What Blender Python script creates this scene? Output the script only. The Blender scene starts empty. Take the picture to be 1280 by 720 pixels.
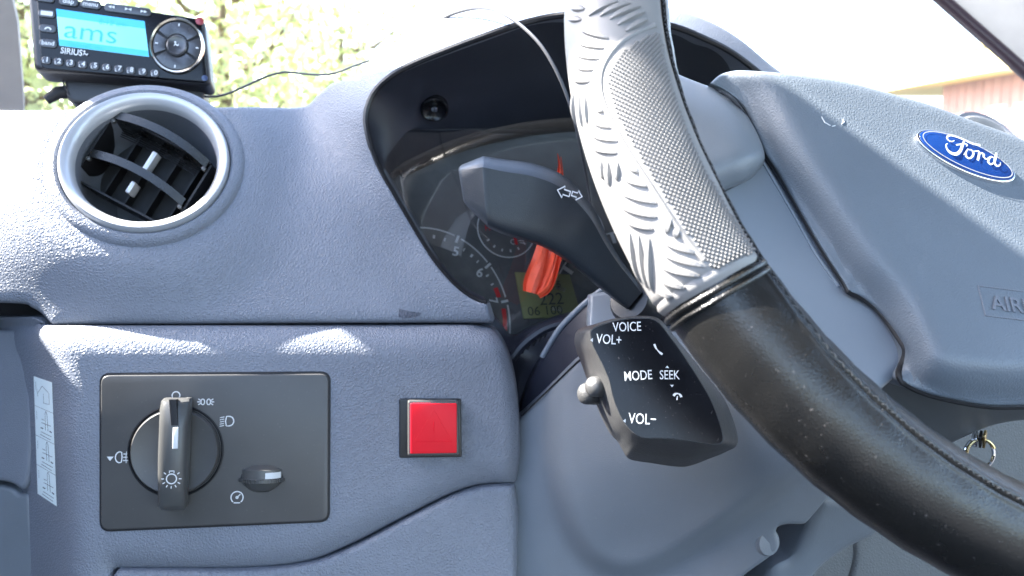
import bpy, bmesh, math, random
import numpy as np
from mathutils import Vector, geometry
random.seed(7); rng = np.random.default_rng(7)
R = math.radians
SC = bpy.context.scene
# ------------------------------------------------------------------ camera, sky, sun, exposure
F = 1280 * 30.0 / 36.0
PITCH = R(8.5)
EYE = np.array([0.0, 0.0, 1.35])
cam = bpy.data.cameras.new('camera'); cam.lens = 30; cam.sensor_width = 36
cam.clip_start = 0.01; cam.clip_end = 600
cam.dof.use_dof = True; cam.dof.focus_distance = 0.40; cam.dof.aperture_fstop = 15
co = bpy.data.objects.new('camera', cam); SC.collection.objects.link(co)
co.location = EYE; co.rotation_euler = (R(90) - PITCH, 0, 0)
SC.camera = co
SUN = np.array([-0.71, 0.095, 0.70]); SUN /= np.linalg.norm(SUN)
w = bpy.data.worlds.new('World'); SC.world = w; w.use_nodes = True
nt = w.node_tree; bg = nt.nodes['Background']
sky = nt.nodes.new('ShaderNodeTexSky'); sky.sky_type = 'NISHITA'; sky.sun_disc = False
sky.sun_elevation = math.asin(SUN[2]); sky.sun_rotation = math.atan2(SUN[0], SUN[1])
sky.air_density = 1.0; sky.dust_density = 2.0
nt.links.new(sky.outputs[0], bg.inputs[0]); bg.inputs[1].default_value = 0.15
sl = bpy.data.lights.new('sun', 'SUN'); sl.energy = 5.0; sl.angle = R(0.55); sl.color = (1.0, 0.96, 0.89)
so = bpy.data.objects.new('sun', sl); SC.collection.objects.link(so)
so.rotation_euler = Vector(SUN).to_track_quat('Z', 'Y').to_euler(); so.location = (-3, 2, 6)
vs = SC.view_settings; vs.view_transform = 'Standard'; vs.look = 'None'; vs.exposure = 3.15; vs.gamma = 1; vs.use_curve_mapping = False

# ------------------------------------------------------------------ geometry helpers
FWD = np.array([0, math.cos(PITCH), -math.sin(PITCH)]); UP = np.array([0, math.sin(PITCH), math.cos(PITCH)])
RT = np.array([1.0, 0, 0]); M3 = np.stack([RT, -UP, FWD])           # survey axes (right, down, away) -> world
def W(P): return EYE + np.asarray(P, float) @ M3
def C3(x, y, d): return np.array([(x - 640) / F * d, (y - 360) / F * d, d])
def nrm(v): v = np.asarray(v, float); return v / np.linalg.norm(v)
def plane(x, y, d, n):
    n = nrm(n); c = n @ C3(x, y, d)
    return lambda X, Y: c / (n[0] * (np.asarray(X, float) - 640) / F + n[1] * (np.asarray(Y, float) - 360) / F + n[2])
def tps(pts):
    p = np.array(pts, float); X = p[:, :2] / 100; n = len(p)
    def k(r2): return np.where(r2 > 1e-12, r2 * np.log(r2 + 1e-12), 0)
    K = k(((X[:, None] - X[None]) ** 2).sum(-1)) + np.eye(n) * 0.02
    A = np.zeros((n + 3, n + 3)); A[:n, :n] = K; A[:n, n] = 1; A[:n, n + 1:] = X; A[n, :n] = 1; A[n + 1:, :n] = X.T
    s = np.linalg.solve(A, np.r_[p[:, 2], 0, 0, 0])
    def f(x, y):
        x = np.asarray(x, float) / 100; y = np.asarray(y, float) / 100
        sh = x.shape; q = np.stack([x.ravel(), y.ravel()], 1)
        r = k(((q[:, None] - X[None]) ** 2).sum(-1)) @ s[:n] + s[n] + q @ s[n + 1:]
        return r.reshape(sh)
    return f
def crv(pts, closed=False, step=4.0):
    p = [np.array(q, float) for q in pts]; n = len(p); out = []
    for i in range(n if closed else n - 1):
        p1, p2 = p[i], p[(i + 1) % n]
        p0 = p[i - 1] if (closed or i > 0) else 2 * p1 - p2
        p3 = p[(i + 2) % n] if (closed or i < n - 2) else 2 * p2 - p1
        m = max(2, int(np.linalg.norm(p2 - p1) / step))
        for k in range(m):
            t = k / m
            out.append(0.5 * (2 * p1 + (p2 - p0) * t + (2 * p0 - 5 * p1 + 4 * p2 - p3) * t * t + (3 * p1 - p0 - 3 * p2 + p3) * t ** 3))
    if not closed: out.append(p[-1])
    return np.array(out)
def rp(pts, rad, k=5):
    p = [np.array(q, float) for q in pts]; n = len(p); out = []
    for i in range(n):
        a, b, c = p[i - 1], p[i], p[(i + 1) % n]
        r = rad[i] if isinstance(rad, (list, tuple)) else rad
        u = a - b; v = c - b; lu = np.linalg.norm(u); lv = np.linalg.norm(v); r = min(r, lu * .49, lv * .49)
        s, e = b + u / lu * r, b + v / lv * r
        for j in range(k + 1):
            t = j / k; out.append((1 - t) ** 2 * s + 2 * t * (1 - t) * b + t * t * e)
    return np.array(out)
def resamp(p, step, closed=True):
    p = np.asarray(p, float); q = np.vstack([p, p[:1]]) if closed else p
    L = np.r_[0, np.cumsum(np.linalg.norm(np.diff(q, axis=0), axis=1))]
    n = max(8, int(L[-1] / step)); t = np.linspace(0, L[-1], n + 1)
    r = np.stack([np.interp(t, L, q[:, i]) for i in range(q.shape[1])], 1)
    return r[:-1] if closed else r
def dist_poly(X, Y, poly, closed=True):
    q = np.stack([np.ravel(X), np.ravel(Y)], 1).astype(float); p = np.asarray(poly, float)
    a = p if closed else p[:-1]; b = np.roll(p, -1, 0) if closed else p[1:]
    best = np.full(len(q), 1e9)
    for i in range(0, len(q), 4000):
        s = q[i:i + 4000][:, None]; ab = (b - a)[None]; ap = s - a[None]
        t = np.clip((ap * ab).sum(-1) / np.maximum((ab * ab).sum(-1), 1e-9), 0, 1)
        best[i:i + 4000] = np.sqrt(((ap - ab * t[..., None]) ** 2).sum(-1)).min(1)
    return best.reshape(np.shape(X))
def inside(X, Y, poly):
    x = np.ravel(X).astype(float); y = np.ravel(Y).astype(float); p = np.asarray(poly, float); q = np.roll(p, -1, 0)
    c = np.zeros(len(x), bool)
    for (x1, y1), (x2, y2) in zip(p, q):
        if y1 == y2: continue
        m = (y1 > y) != (y2 > y); c ^= m & (x < (x2 - x1) * (y - y1) / (y2 - y1) + x1)
    return c.reshape(np.shape(X))
def roll(poly, rw, rd, closed=False):
    poly = np.asarray(poly, float)
    def f(X, Y):
        d = dist_poly(X, Y, poly, closed); t = np.clip(1 - d / rw, 0, 1)
        return rd * (1 - np.sqrt(1 - np.minimum(t, .999) ** 2))
    return f
def bulge(poly, h, wdt):
    poly = np.asarray(poly, float)
    def f(X, Y):
        d = dist_poly(X, Y, poly); s = np.where(inside(X, Y, poly), d, -d)
        t = np.clip(s / wdt * .5 + .5, 0, 1); return -h * t * t * (3 - 2 * t)
    return f
def add(*fs): return lambda X, Y: sum(f(X, Y) for f in fs)

# ------------------------------------------------------------------ objects
LOC = {}
def link(o): SC.collection.objects.link(o); return o
def meshobj(name, V, Fc, mat, parent=None, smooth=True, recalc=True, mats=None, c=True):
    V = np.asarray(V, float)
    if c: V = W(V)
    ctr = V.mean(0) if parent is not None else np.array([*((V.min(0) + V.max(0)) / 2)[:2], V[:, 2].min()])
    me = bpy.data.meshes.new(name); me.from_pydata((V - ctr).tolist(), [], [tuple(int(i) for i in f) for f in Fc])
    if recalc:
        bm = bmesh.new(); bm.from_mesh(me); bmesh.ops.recalc_face_normals(bm, faces=bm.faces); bm.to_mesh(me); bm.free()
    if smooth: me.polygons.foreach_set('use_smooth', [True] * len(me.polygons))
    me.materials.append(mat)
    o = link(bpy.data.objects.new(name, me)); LOC[o] = ctr
    if parent is not None: o.parent = parent; o.location = ctr - LOC[parent]
    else: o.location = ctr
    if smooth == 'auto' or smooth is True:
        sharp = R(38)
        bm = bmesh.new(); bm.from_mesh(me)
        for e in bm.edges:
            if len(e.link_faces) == 2 and e.calc_face_angle(0) > sharp: e.smooth = False
        bm.to_mesh(me); bm.free()
    return o
def tag(o, label=None, cat=None, group=None, kind=None):
    if label: o['label'] = label
    if cat: o['category'] = cat
    if group: o['group'] = group
    if kind: o['kind'] = kind
    return o
def thing(name, P, label, cat, group=None, c=True):
    o = link(bpy.data.objects.new(name, None)); o.empty_display_size = .02
    L = W(P) if c else np.asarray(P, float); LOC[o] = L; o.location = L
    return tag(o, label, cat, group)
class MB:
    def __init__(s): s.V = []; s.F = []
    def add(s, V, Fc):
        b = len(s.V); s.V += [tuple(v) for v in V]; s.F += [tuple(i + b for i in f) for f in Fc]; return s
    def build(s, name, mat, parent=None, **k): return meshobj(name, s.V, s.F, mat, parent, **k)
def panel(name, outline, dfn, mat, parent=None, r=.0015, depth=.006, grid=7, cap=False, step=4, off=0.0):
    o = resamp(outline, step); x, y = o[:, 0], o[:, 1]
    if (x * np.roll(y, -1) - y * np.roll(x, -1)).sum() < 0: o = o[::-1]
    base = lambda X, Y: dfn(X, Y) + off
    dm = float(np.mean(base(o[:, 0], o[:, 1]))); ppm = F / dm; rp_ = r * ppm
    t = np.roll(o, -1, 0) - np.roll(o, 1, 0); t /= np.maximum(np.linalg.norm(t, axis=1), 1e-9)[:, None]
    nin = np.stack([-t[:, 1], t[:, 0]], 1)
    pts = [o]
    for a in (0.15, 0.4, 0.7, 1.0):
        q = o + nin * rp_ * a
        m = (dist_poly(q[:, 0], q[:, 1], o) > rp_ * a * .9) & inside(q[:, 0], q[:, 1], o); pts.append(q[m])
    gx, gy = np.meshgrid(np.arange(o[:, 0].min(), o[:, 0].max(), grid), np.arange(o[:, 1].min(), o[:, 1].max(), grid))
    gx = gx + (np.arange(gx.shape[0]) % 2)[:, None] * grid / 2
    g = np.stack([gx.ravel(), gy.ravel()], 1); m = inside(g[:, 0], g[:, 1], o); g = g[m]
    if len(g): g = g[dist_poly(g[:, 0], g[:, 1], o) > rp_ + min(grid * .5, 3)]
    pts.append(g); P = np.vstack(pts); n = len(o)
    res = geometry.delaunay_2d_cdt([Vector(q) for q in P.tolist()], [], [list(range(n))], 1, 1e-6)
    V2 = np.array([tuple(v) for v in res[0]]); T = [tuple(f) for f in res[2]]
    d0 = base(V2[:, 0], V2[:, 1]); dd = dist_poly(V2[:, 0], V2[:, 1], o) * d0 / F
    tt = np.clip(1 - dd / r, 0, 1); d = d0 + r * (1 - np.sqrt(1 - np.minimum(tt, 1) ** 2))
    V = np.stack([(V2[:, 0] - 640) / F * d0, (V2[:, 1] - 360) / F * d0, d], 1)
    Fc = []
    for f in T:
        a = V2[list(f)]; s = ((a[1] - a[0])[0] * (a[2] - a[0])[1] - (a[1] - a[0])[1] * (a[2] - a[0])[0])
        Fc.append(f[::-1] if s > 0 else f)
    inv = {}
    for i, og in enumerate(res[3]):
        for q in og: inv[q] = i
    bi = [inv[i] for i in range(n)]; nb = len(V)
    V = np.vstack([V, V[bi] + [0, 0, depth]])
    for i in range(n):
        j = (i + 1) % n; Fc.append((bi[i], bi[j], nb + j, nb + i))
    if cap: Fc.append(tuple(nb + i for i in range(n)))
    return meshobj(name, V, Fc, mat, parent, recalc=False)
class Fr:
    def __init__(s, x, y, d, n, ang=0.0, k=1.0):
        s.k = k
        s.n = nrm(n); s.o = C3(x, y, d); s.pl = plane(x, y, d, n)
        x2, y2 = x + 40 * math.cos(R(ang)), y + 40 * math.sin(R(ang))
        s.u = nrm(C3(x2, y2, float(s.pl(x2, y2))) - s.o); s.v = np.cross(s.n, s.u)
    def pt(s, a, b, h=0.0): return s.o + (s.u * a + s.v * b + s.n * h) * s.k
    def inv(s, x, y):
        p = C3(x, y, float(s.pl(x, y))) - s.o; return np.array([p @ s.u, p @ s.v]) / s.k
    def invs(s, pts): return np.array([s.inv(*p) for p in pts])
    def rot(s, deg):
        import copy; q = copy.copy(s); c, k = math.cos(R(deg)), math.sin(R(deg))
        q.u = s.u * c + s.v * k; q.v = -s.u * k + s.v * c; return q
    def at(s, a, b, h=0):
        import copy; q = copy.copy(s); q.o = s.pt(a, b, h); return q
def plate(mb, fr, outl, h0, h1, bev=0.0, dome=0.0):
    o = np.asarray(outl, float); n = len(o); A = (o[:, 0] * np.roll(o[:, 1], -1) - o[:, 1] * np.roll(o[:, 0], -1)).sum()
    if A < 0: o = o[::-1]
    t = np.roll(o, -1, 0) - np.roll(o, 1, 0); t /= np.maximum(np.linalg.norm(t, axis=1), 1e-12)[:, None]
    ni = np.stack([-t[:, 1], t[:, 0]], 1); rings = [(o, h0)]
    if bev > 0:
        for k in range(4):
            a = k / 3 * math.pi / 2; rings.append((o + ni * bev * (1 - math.cos(a)), h1 - bev + bev * math.sin(a)))
    else: rings.append((o, h1))
    if dome:
        c = rings[-1][0].mean(0); b0 = rings[-1][0]
        for k in (.75, .5, .25): rings.append((c + (b0 - c) * k, h1 + dome * (1 - k * k)))
    V = [fr.pt(p[0], p[1], h) for q, h in rings for p in q]; Fc = []
    for k in range(len(rings) - 1):
        for i in range(n):
            j = (i + 1) % n; Fc.append((k * n + i, k * n + j, (k + 1) * n + j, (k + 1) * n + i))
    Fc.append(tuple((len(rings) - 1) * n + i for i in range(n))); Fc.append(tuple(range(n))[::-1])
    return mb.add(V, Fc)
def lathe(mb, fr, prof, seg=64, sx=1, sy=1, a0=0, a1=360):
    V = []; Fc = []; full = abs(a1 - a0 - 360) < 1e-6; m = seg if full else seg + 1
    for r, h in prof:
        for i in range(m):
            a = R(a0 + (a1 - a0) * i / seg); V.append(fr.pt(r * sx * math.cos(a), r * sy * math.sin(a), h))
    for k in range(len(prof) - 1):
        for i in range(seg):
            j = (i + 1) % m; Fc.append((k * m + i, k * m + j, (k + 1) * m + j, (k + 1) * m + i))
    if full and prof[-1][0] < 1e-3 and prof[-1][0] > 0: Fc.append(tuple((len(prof) - 1) * m + i for i in range(m)))
    return mb.add(V, Fc)
def tube(mb, pts, r, seg=8, closed=False):
    p = np.asarray(pts, float); n = len(p); V = []; Fc = []
    rr = np.full(n, r) if np.isscalar(r) else np.asarray(r, float)
    t = np.gradient(p, axis=0) if not closed else np.roll(p, -1, 0) - np.roll(p, 1, 0)
    t /= np.maximum(np.linalg.norm(t, axis=1), 1e-12)[:, None]
    a = np.cross(t[0], [.3, .5, .81]); a = nrm(a)
    for i in range(n):
        a = a - t[i] * (a @ t[i]); a = nrm(a); b = np.cross(t[i], a)
        for k in range(seg):
            th = 2 * math.pi * k / seg; V.append(p[i] + rr[i] * (a * math.cos(th) + b * math.sin(th)))
    for i in range(n if closed else n - 1):
        for k in range(seg):
            l = (k + 1) % seg; i2 = (i + 1) % n
            Fc.append((i * seg + k, i * seg + l, i2 * seg + l, i2 * seg + k))
    if not closed: Fc.append(tuple(range(seg))); Fc.append(tuple((n - 1) * seg + k for k in range(seg)))
    return mb.add(V, Fc)
def stroke(mb, fr, pts, wd, h=.0003, closed=False):
    """flat printed line lying on a frame"""
    p = np.asarray(pts, float); n = len(p)
    t = np.roll(p, -1, 0) - np.roll(p, 1, 0) if closed else np.gradient(p, axis=0)
    t /= np.maximum(np.linalg.norm(t, axis=1), 1e-12)[:, None]; q = np.stack([-t[:, 1], t[:, 0]], 1)
    ww = np.full(n, wd) if np.isscalar(wd) else np.asarray(wd)
    V = [fr.pt(*(p[i] + q[i] * ww[i] / 2), h) for i in range(n)] + [fr.pt(*(p[i] - q[i] * ww[i] / 2), h) for i in range(n)]
    Fc = [(i, (i + 1) % n, n + (i + 1) % n, n + i) for i in range(n if closed else n - 1)]
    return mb.add(V, Fc)
def circ(cx, cy, r, n=28, a0=0, a1=360, ry=None):
    full = abs(a1 - a0 - 360) < 1e-6; a = np.radians(np.linspace(a0, a1, n, endpoint=not full)); ry = r if ry is None else ry
    return np.stack([cx + r * np.cos(a), cy + ry * np.sin(a)], 1)
def text(name, s, fr, a, b, size, mat, parent, h=.0003, align='LEFT', ext=0.0, bold=0.0, sx=1.0):
    cu = bpy.data.curves.new('t', 'FONT'); cu.body = s; cu.size = size; cu.align_x = align; cu.resolution_u = 3
    cu.offset = bold * size; cu.extrude = ext
    ob = bpy.data.objects.new('t', cu); link(ob); bpy.context.view_layer.update()
    me = bpy.data.meshes.new_from_object(ob.evaluated_get(bpy.context.evaluated_depsgraph_get()))
    V = [fr.pt(a + v.co.x * sx, b + v.co.y, h + v.co.z) for v in me.vertices]; Fc = [tuple(p.vertices) for p in me.polygons]
    bpy.data.objects.remove(ob); bpy.data.curves.remove(cu); bpy.data.meshes.remove(me)
    return meshobj(name, V, Fc, mat, parent, smooth=False)
def loft(mb, rings, cap0=True, cap1=True):
    n = len(rings[0]); V = [p for r_ in rings for p in r_]; Fc = []
    for k in range(len(rings) - 1):
        for i in range(n):
            j = (i + 1) % n; Fc.append((k * n + i, k * n + j, (k + 1) * n + j, (k + 1) * n + i))
    if cap0: Fc.append(tuple(range(n)))
    if cap1: Fc.append(tuple((len(rings) - 1) * n + i for i in range(n)))
    return mb.add(V, Fc)
def box(mb, fr, a0, a1, b0, b1, h0, h1, bev=0):
    return plate(mb, fr, [(a0, b0), (a1, b0), (a1, b1), (a0, b1)], h0, h1, bev)

# ------------------------------------------------------------------ materials
def mat(name, col, rough=.5, grain=0, gs=450, gd=.0003, spec=.5, metal=0, noise=0, ns=60, coat=0, emit=None, es=0, dust=0, cells=True):
    m = bpy.data.materials.new(name); m.use_nodes = True; n = m.node_tree.nodes; L = m.node_tree.links
    b = n['Principled BSDF']; b.inputs['Base Color'].default_value = (*col, 1); b.inputs['Roughness'].default_value = rough
    b.inputs['Specular IOR Level'].default_value = spec; b.inputs['Metallic'].default_value = metal
    if coat: b.inputs['Coat Weight'].default_value = coat; b.inputs['Coat Roughness'].default_value = .08
    tc = n.new('ShaderNodeTexCoord'); geo = n.new('ShaderNodeNewGeometry')
    src = geo.outputs['Position']
    if noise or dust:
        nz = n.new('ShaderNodeTexNoise'); nz.inputs['Scale'].default_value = ns; nz.inputs['Detail'].default_value = 6
        L.new(src, nz.inputs['Vector'])
        mr = n.new('ShaderNodeMapRange'); mr.inputs[3].default_value = 1 - noise; mr.inputs[4].default_value = 1 + noise
        mr.inputs[1].default_value = .3; mr.inputs[2].default_value = .7; L.new(nz.outputs[0], mr.inputs[0])
        mx = n.new('ShaderNodeVectorMath'); mx.operation = 'SCALE'; mx.inputs[0].default_value = col; L.new(mr.outputs[0], mx.inputs['Scale'])
        outc = mx.outputs[0]
        if dust:
            v = n.new('ShaderNodeTexNoise'); v.inputs['Scale'].default_value = 900; v.inputs['Detail'].default_value = 2; L.new(src, v.inputs['Vector'])
            r2 = n.new('ShaderNodeMapRange'); r2.inputs[1].default_value = .70; r2.inputs[2].default_value = .76; r2.inputs[4].default_value = dust; L.new(v.outputs[0], r2.inputs[0])
            m2 = n.new('ShaderNodeMix'); m2.data_type = 'RGBA'; m2.inputs[7].default_value = (.5, .45, .42, 1)
            L.new(r2.outputs[0], m2.inputs[0]); L.new(outc, m2.inputs[6]); outc = m2.outputs[2]
        L.new(outc, b.inputs['Base Color'])
        r3 = n.new('ShaderNodeMapRange'); r3.inputs[3].default_value = max(rough - .07, .03); r3.inputs[4].default_value = min(rough + .1, 1)
        L.new(nz.outputs[0], r3.inputs[0]); L.new(r3.outputs[0], b.inputs['Roughness'])
    if grain:
        dn = n.new('ShaderNodeTexNoise'); dn.inputs['Scale'].default_value = gs * .6; L.new(src, dn.inputs['Vector'])
        av = n.new('ShaderNodeVectorMath'); av.operation = 'MULTIPLY_ADD'; av.inputs[1].default_value = (1.2 / gs,) * 3
        L.new(dn.outputs['Color'], av.inputs[0]); L.new(src, av.inputs[2])
        vo = n.new('ShaderNodeTexVoronoi'); vo.feature = 'DISTANCE_TO_EDGE' if cells else 'F1'; vo.inputs['Scale'].default_value = gs; L.new(av.outputs[0], vo.inputs['Vector'])
        mr2 = n.new('ShaderNodeMapRange'); mr2.interpolation_type = 'SMOOTHSTEP'; mr2.inputs[2].default_value = .35; L.new(vo.outputs['Distance'], mr2.inputs[0])
        n2 = n.new('ShaderNodeTexNoise'); n2.inputs['Scale'].default_value = gs * 2.3; n2.inputs['Detail'].default_value = 3; L.new(src, n2.inputs['Vector'])
        mm = n.new('ShaderNodeMath'); mm.operation = 'MULTIPLY_ADD'; mm.inputs[1].default_value = .35; L.new(n2.outputs[0], mm.inputs[0]); L.new(mr2.outputs[0], mm.inputs[2])
        bp = n.new('ShaderNodeBump'); bp.inputs['Strength'].default_value = grain; bp.inputs['Distance'].default_value = gd
        L.new(mm.outputs[0], bp.inputs['Height']); L.new(bp.outputs[0], b.inputs['Normal'])
    if emit: b.inputs['Emission Color'].default_value = (*emit, 1); b.inputs['Emission Strength'].default_value = es
    return m
GREY = (.176, .192, .228)
M = dict(
    dash=mat('grained_grey_plastic', GREY, .44, .9, 560, .00028, noise=.06, ns=18, dust=.10),
    dash_fine=mat('fine_grey_plastic', (.16, .175, .205), .38, .5, 900, .0002, noise=.05, ns=20),
    smooth=mat('satin_grey_plastic', (.155, .175, .198), .36, .35, 1100, .00012, noise=.08, ns=14, dust=.16),
    trim=mat('pale_grey_trim', (.21, .24, .28), .36, .12, 1400, .0001, noise=.05, ns=14),
    switch=mat('switch_plate', (.068, .066, .064), .38, .12, 1600, .0001, noise=.1, ns=30, dust=.10),
    knob=mat('knob_plastic', (.07, .07, .068), .3, .15, 1500, .0001, noise=.08, ns=40),
    black=mat('black_plastic', (.012, .012, .014), .3, .2, 1500, .0001, noise=.1, ns=60),
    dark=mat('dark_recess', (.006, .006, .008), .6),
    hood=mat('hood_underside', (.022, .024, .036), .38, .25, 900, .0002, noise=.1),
    silver=mat('satin_silver', (.50, .51, .53), .32, .08, 1500, .0001, metal=.35),
    chrome=mat('polished_chrome', (.75, .76, .78), .09, metal=1),
    gloss=mat('glossy_black', (.006, .006, .008), .2, noise=.1, dust=.1, spec=.28),
    leather=mat('black_leather', (.012, .0115, .0105), .27, .45, 1000, .00008, noise=.12, ns=40, spec=.5, dust=.22),
    rubber=mat('grey_rubber', (.21, .205, .20), .45, .15, 1500, .0001, noise=.05, ns=60, spec=.6),
    white=mat('white_print', (.66, .67, .67), .6),
    ink=mat('black_ink', (.02, .02, .03), .6),
    red=mat('red_lens', (.8, .006, .02), .4, spec=.25, noise=.04),
    redp=mat('red_print', (.65, .03, .03), .5),
    paper=mat('sticker_paper', (.75, .84, .84), .45, noise=.03),
    orange=mat('orange_ribbon', (.85, .10, .04), .55, .3, 1800, .0001, noise=.12, ns=120),
    lcd=mat('amber_grey_lcd', (.36, .37, .17), .2, noise=.06, ns=80),
    blue=mat('badge_blue', (.008, .045, .20), .12, coat=.6, noise=.06, ns=150),
    screen=mat('radio_screen', (.08, .28, .36), .25, emit=(.12, .38, .56), es=.26),
    screenb=mat('screen_band', (.02, .18, .3), .25, emit=(.03, .25, .50), es=.24),
    dial=mat('dial_face', (.135, .135, .135), .35, .25, 1600, .0001, noise=.15, ns=120),  # dial grey lifted to paint in haze from the lens
    face=mat('cluster_face', (.13, .135, .14), .16, noise=.12, ns=60),  # face grey lifted for the same lens haze
    brass=mat('key_brass', (.55, .42, .2), .25, metal=1),
    cable=mat('cable_rubber', (.05, .05, .055), .4),
    pillar=mat('pillar_trim', (.34, .34, .35), .5, .3, 900, .0002, noise=.04),
    seal=mat('door_seal', (.02, .012, .02), .35),
    lining=mat('roof_lining', (.30, .30, .32), .8, .4, 1200, .0003),
    silverp=mat('silver_script', (.62, .66, .68), .3),
    brown=mat('bronze_trim', (.07, .055, .05), .5, noise=.1),
)

# glass of the windscreen: clear with a thin reflection
def glassmat(name, refl, tint=(1, 1, 1)):
    m = bpy.data.materials.new(name); m.use_nodes = True; n = m.node_tree.nodes; L = m.node_tree.links; n.clear()
    o = n.new('ShaderNodeOutputMaterial'); t = n.new('ShaderNodeBsdfTransparent'); t.inputs[0].default_value = (*tint, 1)
    g = n.new('ShaderNodeBsdfGlossy'); g.inputs['Roughness'].default_value = .02
    fz = n.new('ShaderNodeFresnel'); fz.inputs[0].default_value = 1.45
    mu = n.new('ShaderNodeMath'); mu.operation = 'MULTIPLY'; mu.inputs[1].default_value = refl; L.new(fz.outputs[0], mu.inputs[0])
    x = n.new('ShaderNodeMixShader'); L.new(mu.outputs[0], x.inputs[0]); L.new(t.outputs[0], x.inputs[1]); L.new(g.outputs[0], x.inputs[2])
    L.new(x.outputs[0], o.inputs[0]); return m
M['glass'] = glassmat('windscreen_glass', .2); M['lens'] = glassmat('cluster_lens', 3.5)

# ------------------------------------------------------------------ the place outside
def wmesh(name, V, Fc, m, parent=None, **k): return meshobj(name, V, Fc, m, parent, c=False, **k)
class WF:   # upright frame in the world
    def __init__(s, o, u, v, n): s.o, s.u, s.v, s.n = [np.asarray(q, float) for q in (o, u, v, n)]
    def pt(s, a, b, h=0): return s.o + s.u * a + s.v * b + s.n * h
M['asphalt'] = mat('asphalt', (.06, .06, .062), .85, .6, 60, .004, noise=.25, ns=3)
g = wmesh('ground', [(-200, -60, 0), (200, -60, 0), (200, 300, 0), (-200, 300, 0)], [(0, 1, 2, 3)], M['asphalt'], smooth=False); tag(g, 'grey asphalt ground outside the car', kind='structure')
M['leaf'] = mat('leaf_green', (.50, .55, .26), .5, noise=.3, ns=1.2)
M['bark'] = mat('bark', (.12, .09, .06), .8, noise=.3, ns=12)
def tree(x, y, ht, cr, label):
    t = thing('tree', (x, y, 0), label, 'tree', 'trees beyond the windscreen', c=False)
    mb = MB(); tube(mb, [(x, y, 0), (x + .1, y, ht * .25), (x - .1, y + .1, ht * .55), (x, y, ht * .85)], [.16, .13, .09, .03], 8)
    ends = []
    for i in range(9):
        a = i * 2.4; z = ht * (.2 + .07 * i); e = (x + math.cos(a) * cr * .7, y + math.sin(a) * cr * .7, z + cr * .35); ends.append(e)
        tube(mb, [(x, y, z), ((x + e[0]) / 2, (y + e[1]) / 2, z + .1), e], [.06, .04, .015], 6)
    mb.build('trunk', M['bark'], t, c=False)
    V = []; Fc = []
    cl = [np.array(e) + rng.normal(size=3) * .2 for e in ends] + [np.array([x, y, ht * .5]) + rng.normal(size=3) * [cr * .5, cr * .5, ht * .22] for _ in range(30)]
    for c in cl:
        for _ in range(110):
            p = c + rng.normal(size=3) * .34; a = nrm(rng.normal(size=3)); b = nrm(np.cross(a, rng.normal(size=3))); s = rng.uniform(.05, .10)
            k = len(V); V += [p - a * s, p + b * s * .5, p + a * s, p - b * s * .5]; Fc.append((k, k + 1, k + 2, k + 3))
    wmesh('crown', V, Fc, M['leaf'], t, smooth=False, recalc=False)
tree(-6.1, 11.0, 5.2, 1.9, 'leafy tree behind the satellite radio, furthest left')
tree(-3.9, 12.0, 4.6, 1.9, 'pale green tree just right of the satellite radio')
tree(-2.9, 15.0, 4.2, 1.6, 'small sunlit tree above the antenna cable, rightmost of the row')
tree(-5.6, 17.0, 6.4, 2.4, 'taller tree further back between its neighbours')
# building on the right, long wall running away from the camera
M['boards'] = mat('red_boards', (.46, .26, .22), .75, noise=.12, ns=3)
M['fascia'] = mat('yellow_fascia', (.75, .62, .22), .6, noise=.06, ns=2)
M['pane'] = mat('window_pane', (.75, .78, .78), .15)
bd = thing('building', (7.2, 13.5, 0), 'low red boarded building with yellow fascia beyond the windscreen', 'building', c=False)
wf = WF((7.2, 14.6, 0), (0, -1, 0), (0, 0, 1), (-1, 0, 0))
mb = MB(); box(mb, WF((7.25, 14.6, 0), (0, -1, 0), (0, 0, 1), (-1, 0, 0)), 0, 10, 0, 2.62, -5, 0); mb.build('wall', M['brown'], bd, c=False, smooth=False)
for i in range(40):
    mb = MB(); box(mb, wf, i * .25 + .01, i * .25 + .24, 0, 2.6, -.03, 0.0, 0); mb.build('board', M['boards'], bd, c=False, smooth=False)
mb = MB(); box(mb, wf, -7.4, 10.5, 2.58, 2.95, -.02, .5); box(mb, wf, -7.4, 10.5, 2.95, 3.0, -5, .55); mb.build('fascia', M['fascia'], bd, c=False, smooth=False)
for a in (1.55, 2.2, 3.2, 4.6):
    mb = MB(); box(mb, wf, a, a + .42, 1.72, 2.15, 0, .05); fw = mb.build('window', M['white'], bd, c=False, smooth=False)
    mb = MB(); box(mb, wf, a + .04, a + .38, 1.76, 2.11, .05, .055); mb.build('pane', M['pane'], fw, c=False, smooth=False)

# ------------------------------------------------------------------ car shell (car axes are turned 16 deg from the camera's)
YAW = R(16)
CF = np.array([-math.sin(YAW), math.cos(YAW), 0]); CR = np.array([math.cos(YAW), math.sin(YAW), 0]); CZ = np.array([0, 0, 1.0])
def car(r, f, z): return CR * r + CF * f + CZ * z        # right, forward, height
def cbox(name, m, parent, r0, r1, f0, f1, z0, z1):
    V = [car(r, f, z) for z in (z0, z1) for f in (f0, f1) for r in (r0, r1)]
    return wmesh(name, V, [(0, 1, 3, 2), (4, 5, 7, 6), (0, 1, 5, 4), (2, 3, 7, 6), (0, 2, 6, 4), (1, 3, 7, 5)], m, parent, smooth=False)
M['paint'] = mat('car_paint_white', (.7, .7, .7), .2, coat=.5)
rf = cbox('car_roof', M['lining'], None, -.155, 1.3, -1.0, .472, 1.85, 1.90); tag(rf, 'unseen grey lined car roof shading the cabin', 'roof')  # roof slab out of view, built to shade the cabin
gl = []
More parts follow.
